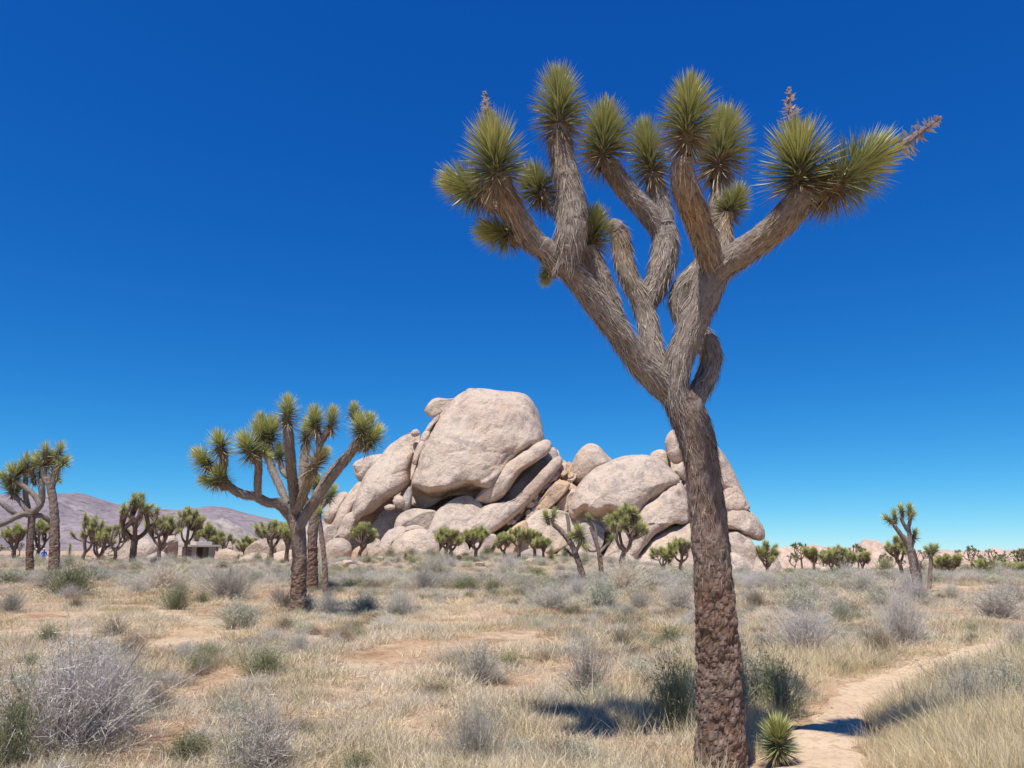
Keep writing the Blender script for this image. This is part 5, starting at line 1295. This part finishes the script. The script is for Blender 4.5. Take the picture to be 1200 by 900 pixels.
def gn_scatter(name, label, cat, protos, pts, idx, rot, scl):
    pc = bpy.data.collections.new(name + '_kit')
    for k, me in enumerate(protos):
        o = bpy.data.objects.new('%s_kit_%02d' % (name, k), me); pc.objects.link(o)
    me = bpy.data.meshes.new(name); me.vertices.add(len(pts)); me.vertices.foreach_set('co', np.asarray(pts, float).ravel())
    a = me.attributes.new('vi', 'INT', 'POINT'); a.data.foreach_set('value', np.asarray(idx, np.int32))
    a = me.attributes.new('rz', 'FLOAT_VECTOR', 'POINT'); a.data.foreach_set('vector', np.asarray(rot, float).ravel())
    a = me.attributes.new('sc', 'FLOAT_VECTOR', 'POINT'); a.data.foreach_set('vector', np.asarray(scl, float).ravel())
    o = link(name, me)
    ng = bpy.data.node_groups.new(name + '_scatter', 'GeometryNodeTree')
    ng.interface.new_socket('Geometry', in_out='INPUT', socket_type='NodeSocketGeometry')
    ng.interface.new_socket('Geometry', in_out='OUTPUT', socket_type='NodeSocketGeometry')
    N, L = ng.nodes, ng.links
    gi, go = N.new('NodeGroupInput'), N.new('NodeGroupOutput')
    ci = N.new('GeometryNodeCollectionInfo'); ci.inputs['Collection'].default_value = pc
    ci.inputs['Separate Children'].default_value = True; ci.inputs['Reset Children'].default_value = True
    ip = N.new('GeometryNodeInstanceOnPoints'); ip.inputs['Pick Instance'].default_value = True
    def na(n, t):
        q = N.new('GeometryNodeInputNamedAttribute'); q.data_type = t; q.inputs['Name'].default_value = n; return q.outputs[0]
    L.new(gi.outputs[0], ip.inputs['Points']); L.new(ci.outputs[0], ip.inputs['Instance'])
    L.new(na('vi', 'INT'), ip.inputs['Instance Index'])
    er = N.new('FunctionNodeEulerToRotation'); L.new(na('rz', 'FLOAT_VECTOR'), er.inputs[0]); L.new(er.outputs[0], ip.inputs['Rotation'])
    L.new(na('sc', 'FLOAT_VECTOR'), ip.inputs['Scale'])
    L.new(ip.outputs[0], go.inputs[0])
    md = o.modifiers.new('scatter', 'NODES'); md.node_group = ng
    return tag(o, label, cat, kind='stuff')

TUFTS = [tuft_mesh(800 + i, k) for i, k in enumerate(['tall', 'tall', 'straw', 'straw', 'straw', 'pale', 'pale', 'brown', 'brown', 'green'])]
g3 = np.random.default_rng(33)
def sample(n, y0, y1, wide):
    Y = np.sqrt(g3.uniform(y0 * y0, y1 * y1, n)); X = g3.uniform(-wide, wide, n) * Y
    return X, Y
PX_, PY_, IX, SC = [], [], [], []
gx0, gy0 = gpix(1110, 880); gx1, gy1 = gpix(1160, 800); gx2, gy2 = gpix(560, 890); gx3, gy3 = gpix(780, 895)
for (n, y0, y1, sc) in ((9500, 3.4, 9.0, 0.9), (17000, 9.0, 20.0, 1.15), (26000, 20.0, 45.0, 1.6), (17000, 45.0, 100.0, 2.2)):
    X, Y = sample(n, y0, y1, 0.86)
    P2 = np.stack([X, Y, 0 * X], -1)
    dn = 0.8 * fbm(P2 * 0.33, 3, 41) + 0.85 * vnoise(P2 * 1.5, 43)
    goldm = np.maximum(np.exp(-(((X - gx0) / 1.5) ** 2 + ((Y - gy0) / 1.8) ** 2)), np.exp(-(((X - gx1) / 2.2) ** 2 + ((Y - gy1) / 1.4) ** 2)))
    front = np.exp(-((Y - 5.0) / 1.3) ** 2) * (X < 1.6)
    prob = np.clip(0.50 + 0.95 * dn + 0.9 * goldm + 0.55 * front, 0.06, 1)
    prob *= 1 - np.clip(1.25 * clear_mask(X, Y), 0, 0.93) * (1 - goldm)
    pd = path_dist(X, Y)
    prob *= sst(0.95, 1.9, pd)
    prob *= np.hypot(X - 1.62, Y - 5.95) > 0.30
    keep = g3.uniform(0, 1, n) < prob
    X, Y, goldm, front = X[keep], Y[keep], goldm[keep], front[keep]
    P2 = np.stack([X, Y, 0 * X], -1)
    kind = fbm(P2 * 0.55, 2, 47) + g3.normal(0, 0.28, len(X))
    ix = np.where(kind > 0.30, g3.integers(5, 7, len(X)), np.where(kind > -0.20, g3.integers(2, 5, len(X)), g3.integers(7, 9, len(X))))
    ix = np.where(g3.uniform(0, 1, len(X)) < 0.08, 9, ix)
    ix = np.where(g3.uniform(0, 1, len(X)) < goldm * 1.1, g3.integers(0, 2, len(X)), ix)
    ix = np.where((g3.uniform(0, 1, len(X)) < front * 0.6), g3.integers(2, 7, len(X)), ix)
    s = sc * g3.uniform(0.6, 1.35, len(X))
    s = np.where(ix < 2, np.minimum(s, 1.15), s) * (0.55 + 0.45 * sst(1.5, 3.5, path_dist(X, Y)))
    PX_.append(X); PY_.append(Y); IX.append(ix); SC.append(np.stack([s * g3.uniform(0.9, 1.3, len(X)), s * g3.uniform(0.9, 1.3, len(X)), s * np.where(Y > 30, 0.6, np.where(Y > 15, 0.8, 1.0))], -1))
GX, GY = np.concatenate(PX_), np.concatenate(PY_)
pts = np.stack([GX, GY, gz(GX, GY)], -1)
rz = np.stack([g3.normal(0, 0.08, len(GX)), g3.normal(0, 0.08, len(GX)), g3.uniform(0, 6.28, len(GX))], -1)
gn_scatter('dry_grass', 'straw-coloured dry grass covering the desert plain', 'grass', TUFTS, pts, np.concatenate(IX), rz, np.concatenate(SC))

# far brush beyond the countable shrubs
BR = [SHR['grey'][0], SHR['sage'][0], SHR['dark'][1], SHR['green'][1], SHR['lilac'][1]]
X, Y = sample(2600, 26.0, 100.0, 0.86)
X2, Y2 = sample(1500, 100, 230, 0.86)
X3, Y3 = sample(4600, 5.0, 34.0, 0.86)
X = np.concatenate([X, X2, X3]); Y = np.concatenate([Y, Y2, Y3])
P2 = np.stack([X, Y, 0 * X], -1)
keep = (fbm(P2 * 0.12, 3, 61) > -0.30) & (clear_mask(X, Y) < 0.3) & (path_dist(X, Y) > 2.0) & (np.hypot(X - 1.62, Y - 5.95) > 0.5)
keep &= ~((Y > 82) & (Y < 112) & (X > -24) & (X < 32))
X, Y = X[keep], Y[keep]; n = len(X)
s = np.where(Y < 26, g3.uniform(0.12, 0.34, n), g3.uniform(0.30, 0.70, n)) * np.where(Y > 60, 1.25, 1.0)
ix = np.where(Y < 26, g3.choice([0, 0, 1, 2, 2, 2, 2, 3], n), g3.choice([0, 0, 1, 1, 2, 3, 4], n))
gn_scatter('desert_brush', 'grey-green desert brush massed across the far plain', 'brush', BR, np.stack([X, Y, gz(X, Y) - 0.03], -1), ix,
           np.stack([0 * X, 0 * X, g3.uniform(0, 6.28, n)], -1), np.stack([s * 1.3, s * 1.3, s * 0.85], -1))

# dead sticks and litter lying about
X, Y = sample(1500, 3.6, 14.0, 0.8)
lit = MB(); gl = np.random.default_rng(3)
d = gl.normal(0, 1, (700, 3)) * [1, 1, 0.12]; d /= np.linalg.norm(d, axis=1)[:, None]
k = path_dist(X, Y) > 1.1; X, Y = X[k][:700], Y[k][:700]
d = d[:len(X)]
b = np.stack([X, Y, gz(X, Y) + 0.015], -1); sd = np.cross(d, [0, 0, 1.0]) + gl.normal(0, 0.3, d.shape)
cc = np.array([0.34, 0.29, 0.25]) * gl.uniform(0.6, 1.5, len(X))[:, None]
leaf_blades(lit, b, d, sd, gl.uniform(0.1, 0.4, len(X)), gl.uniform(0.008, 0.018, len(X)), cc, cc, 2, gl.normal(0, 0.1, d.shape) * [1, 1, 0.3])
tag(link('dead_twigs', lit.mesh('dead_twigs', [M_thatch])), 'dead twigs and litter strewn on the sand between tufts', 'litter', kind='stuff')

# ------------------------------------------------------------------ restroom hut
def hut():
    Y = 85.0; p = at(232, 645, Y); x0, y0 = float(p[0]), Y - 1.6
    z0 = float(gz0(x0, y0)) - 0.05
    Hh = float(at(232, 638.5, y0)[2]) - z0
    M_w = simple('hut_stucco', (0.40, 0.355, 0.315), 0.9, 0.1); M_r = simple('hut_roof', (0.50, 0.45, 0.38), 0.85, 0.15); M_d = simple('hut_door', (0.10, 0.075, 0.06), 0.8, 0.2)
    root = thing('restroom_hut', 'small flat-roofed stucco restroom hut with dark recessed doorway', 'hut', (x0, y0, z0))
    root.rotation_euler = (0, 0, R(45))
    def box(nm, x1, x2, y1, y2, z1, z2, m, par=root):
        V = [(x1, y1, z1), (x2, y1, z1), (x2, y2, z1), (x1, y2, z1), (x1, y1, z2), (x2, y1, z2), (x2, y2, z2), (x1, y2, z2)]
        Fq = [(0, 3, 2, 1), (4, 5, 6, 7), (0, 1, 5, 4), (1, 2, 6, 5), (2, 3, 7, 6), (3, 0, 4, 7)]
        o = link(nm, mesh_np(nm, V, np.array(Fq), None, [m]), par)
        bv = o.modifiers.new('bevel', 'BEVEL'); bv.width = 0.02; bv.segments = 1
        return o
    s = 2.6
    # near corner at the origin; +x runs right-and-away, +y left-and-away
    box('wall', 0.0, 0.2, 0.0, s, 0, Hh - 0.22, M_w)
    box('wall', 0.2, 0.5, 0.0, 0.18, 0, Hh - 0.22, M_w)
    box('wall', s - 0.75, s, 0.0, 0.18, 0, Hh - 0.22, M_w)
    box('wall', s - 0.2, s, 0.18, s, 0, Hh - 0.22, M_w)
    box('wall', 0.2, s - 0.2, s - 0.2, s, 0, Hh - 0.22, M_w)
    box('wall', 0.2, s - 0.2, 1.0, 1.15, 0, Hh - 0.22, M_w)
    d = box('door', 0.75, 1.6, 0.93, 1.0, 0, 2.0, M_d); box('handle', 1.47, 1.53, 0.88, 0.928, 0.95, 1.08, simple('door_handle', (0.5, 0.5, 0.5), 0.4, 0.5), d)
    box('sign_plate', -0.03, -0.003, 0.45, 0.7, 1.4, 1.65, simple('sign_plate', (0.16, 0.13, 0.11), 0.6, 0.3))
    r = box('roof', -0.42, s + 0.4, -0.42, s + 0.4, Hh - 0.22, Hh, M_r)
    box('vent_hood', 0.9, s + 0.1, 1.2, s + 0.15, Hh + 0.003, Hh + 0.36, simple('roof_hood', (0.62, 0.56, 0.47), 0.8, 0.2), r)
hut()

# ------------------------------------------------------------------ two distant walkers
def person(px, Y, label, shirt, trousers, hat, seed, faceang):
    p = at(px, 645, Y); x0 = float(p[0]); z0 = float(gz(x0, Y))
    root = thing('person', label, 'person', (x0, Y, z0), 'walkers on the plain'); root.rotation_euler = (0, 0, faceang)
    J = {'pel': (0, 0, .93), 'bel': (0, 0, 1.08), 'che': (0, .01, 1.28), 'nec': (0, 0, 1.47), 'hed': (0, -.02, 1.58), 'top': (0, -.01, 1.70),
         'lh': (.10, 0, .88), 'lk': (.11, -.06, .48), 'la': (.11, .02, .09), 'lt': (.12, -.14, .04), 'rh': (-.10, 0, .88), 'rk': (-.11, .04, .48), 'ra': (-.12, .14, .10), 'rt': (-.12, -.02, .05),
         'ls': (.18, 0, 1.40), 'le': (.24, .05, 1.13), 'lw': (.22, -.12, .94), 'lf': (.21, -.18, .87), 'rs': (-.18, 0, 1.40), 're': (-.24, .05, 1.13), 'rw': (-.23, -.10, .93), 'rf': (-.22, -.16, .86)}
    rad = {'pel': (.15, .11), 'bel': (.14, .10), 'che': (.16, .11), 'nec': (.055, .055), 'hed': (.085, .10), 'top': (.05, .06), 'lh': (.09, .09), 'lk': (.06, .06), 'la': (.045, .045), 'lt': (.04, .03), 'ls': (.06, .06), 'le': (.045, .045), 'lw': (.033, .033), 'lf': (.035, .02)}
    for q in ('h', 'k', 'a', 't', 's', 'e', 'w', 'f'): rad['r' + q] = rad['l' + q]
    E = [('pel', 'bel'), ('bel', 'che'), ('che', 'nec'), ('nec', 'hed'), ('hed', 'top'), ('pel', 'lh'), ('lh', 'lk'), ('lk', 'la'), ('la', 'lt'), ('pel', 'rh'), ('rh', 'rk'), ('rk', 'ra'), ('ra', 'rt'),
         ('che', 'ls'), ('ls', 'le'), ('le', 'lw'), ('lw', 'lf'), ('che', 'rs'), ('rs', 're'), ('re', 'rw'), ('rw', 'rf')]
    ks = list(J); me = bpy.data.meshes.new('body'); me.from_pydata([J[k] for k in ks], [(ks.index(a), ks.index(b)) for a, b in E], [])
    m, N, L, b = mat('person_%d' % seed)
    tc = N.new('ShaderNodeTexCoord'); sx = N.new('ShaderNodeSeparateXYZ'); L.new(tc.outputs['Object'], sx.inputs[0])
    r = ramp(N, [(0.0, (0.09, 0.07, 0.06)), (0.06, trousers), (0.53, shirt), (0.84, (0.45, 0.29, 0.22))]); r.color_ramp.interpolation = 'CONSTANT'
    mr = N.new('ShaderNodeMath'); mr.operation = 'DIVIDE'; mr.inputs[1].default_value = 1.75; L.new(sx.outputs['Z'], mr.inputs[0]); L.new(mr.outputs[0], r.inputs['Fac']); L.new(r.outputs[0], b.inputs['Base Color'])
    b.inputs['Roughness'].default_value = 0.8
    me.materials.append(m)
    o = link('body', me, root)
    sk = o.modifiers.new('skin', 'SKIN'); sv = me.skin_vertices
    if not sv:
        pass
    for k, v in zip(ks, me.skin_vertices[0].data if len(me.skin_vertices) else []): v.radius = rad[k]; v.use_root = (k == 'pel')
    ss = o.modifiers.new('sub', 'SUBSURF'); ss.levels = 1; ss.render_levels = 2
    # hat or hair cap
    mb = MB(); ns = 14; V = []; zs = [1.60, 1.66, 1.71, 1.745, 1.76]; rs = [.108, .112, .10, .06, .004]
    if hat: zs = [1.655, 1.665, 1.70, 1.745, 1.765]; rs = [.20, .115, .11, .09, .004]
    for z, q in zip(zs, rs):
        for i in range(ns): V.append((q * math.cos(i / ns * 6.2832), q * 1.12 * math.sin(i / ns * 6.2832) - 0.012, z))
    mb.add(V, [(r_ * ns + i, r_ * ns + (i + 1) % ns, (r_ + 1) * ns + (i + 1) % ns, (r_ + 1) * ns + i) for r_ in range(4) for i in range(ns)])
    nm = 'hat' if hat else 'hair'
    link(nm, mb.mesh(nm, [simple(nm + '_%d' % seed, hat or (0.05, 0.035, 0.03), 0.8, 0.2)], True), root)
person(52, 76, 'person in a bright blue top walking behind the crossing joshua trees', (0.02, 0.14, 0.62), (0.20, 0.18, 0.16), (0.55, 0.52, 0.47), 1, R(20))
person(43.5, 77.5, 'person in white clothes walking beside the person in blue', (0.72, 0.71, 0.70), (0.55, 0.53, 0.52), (0.75, 0.74, 0.72), 2, R(-30))
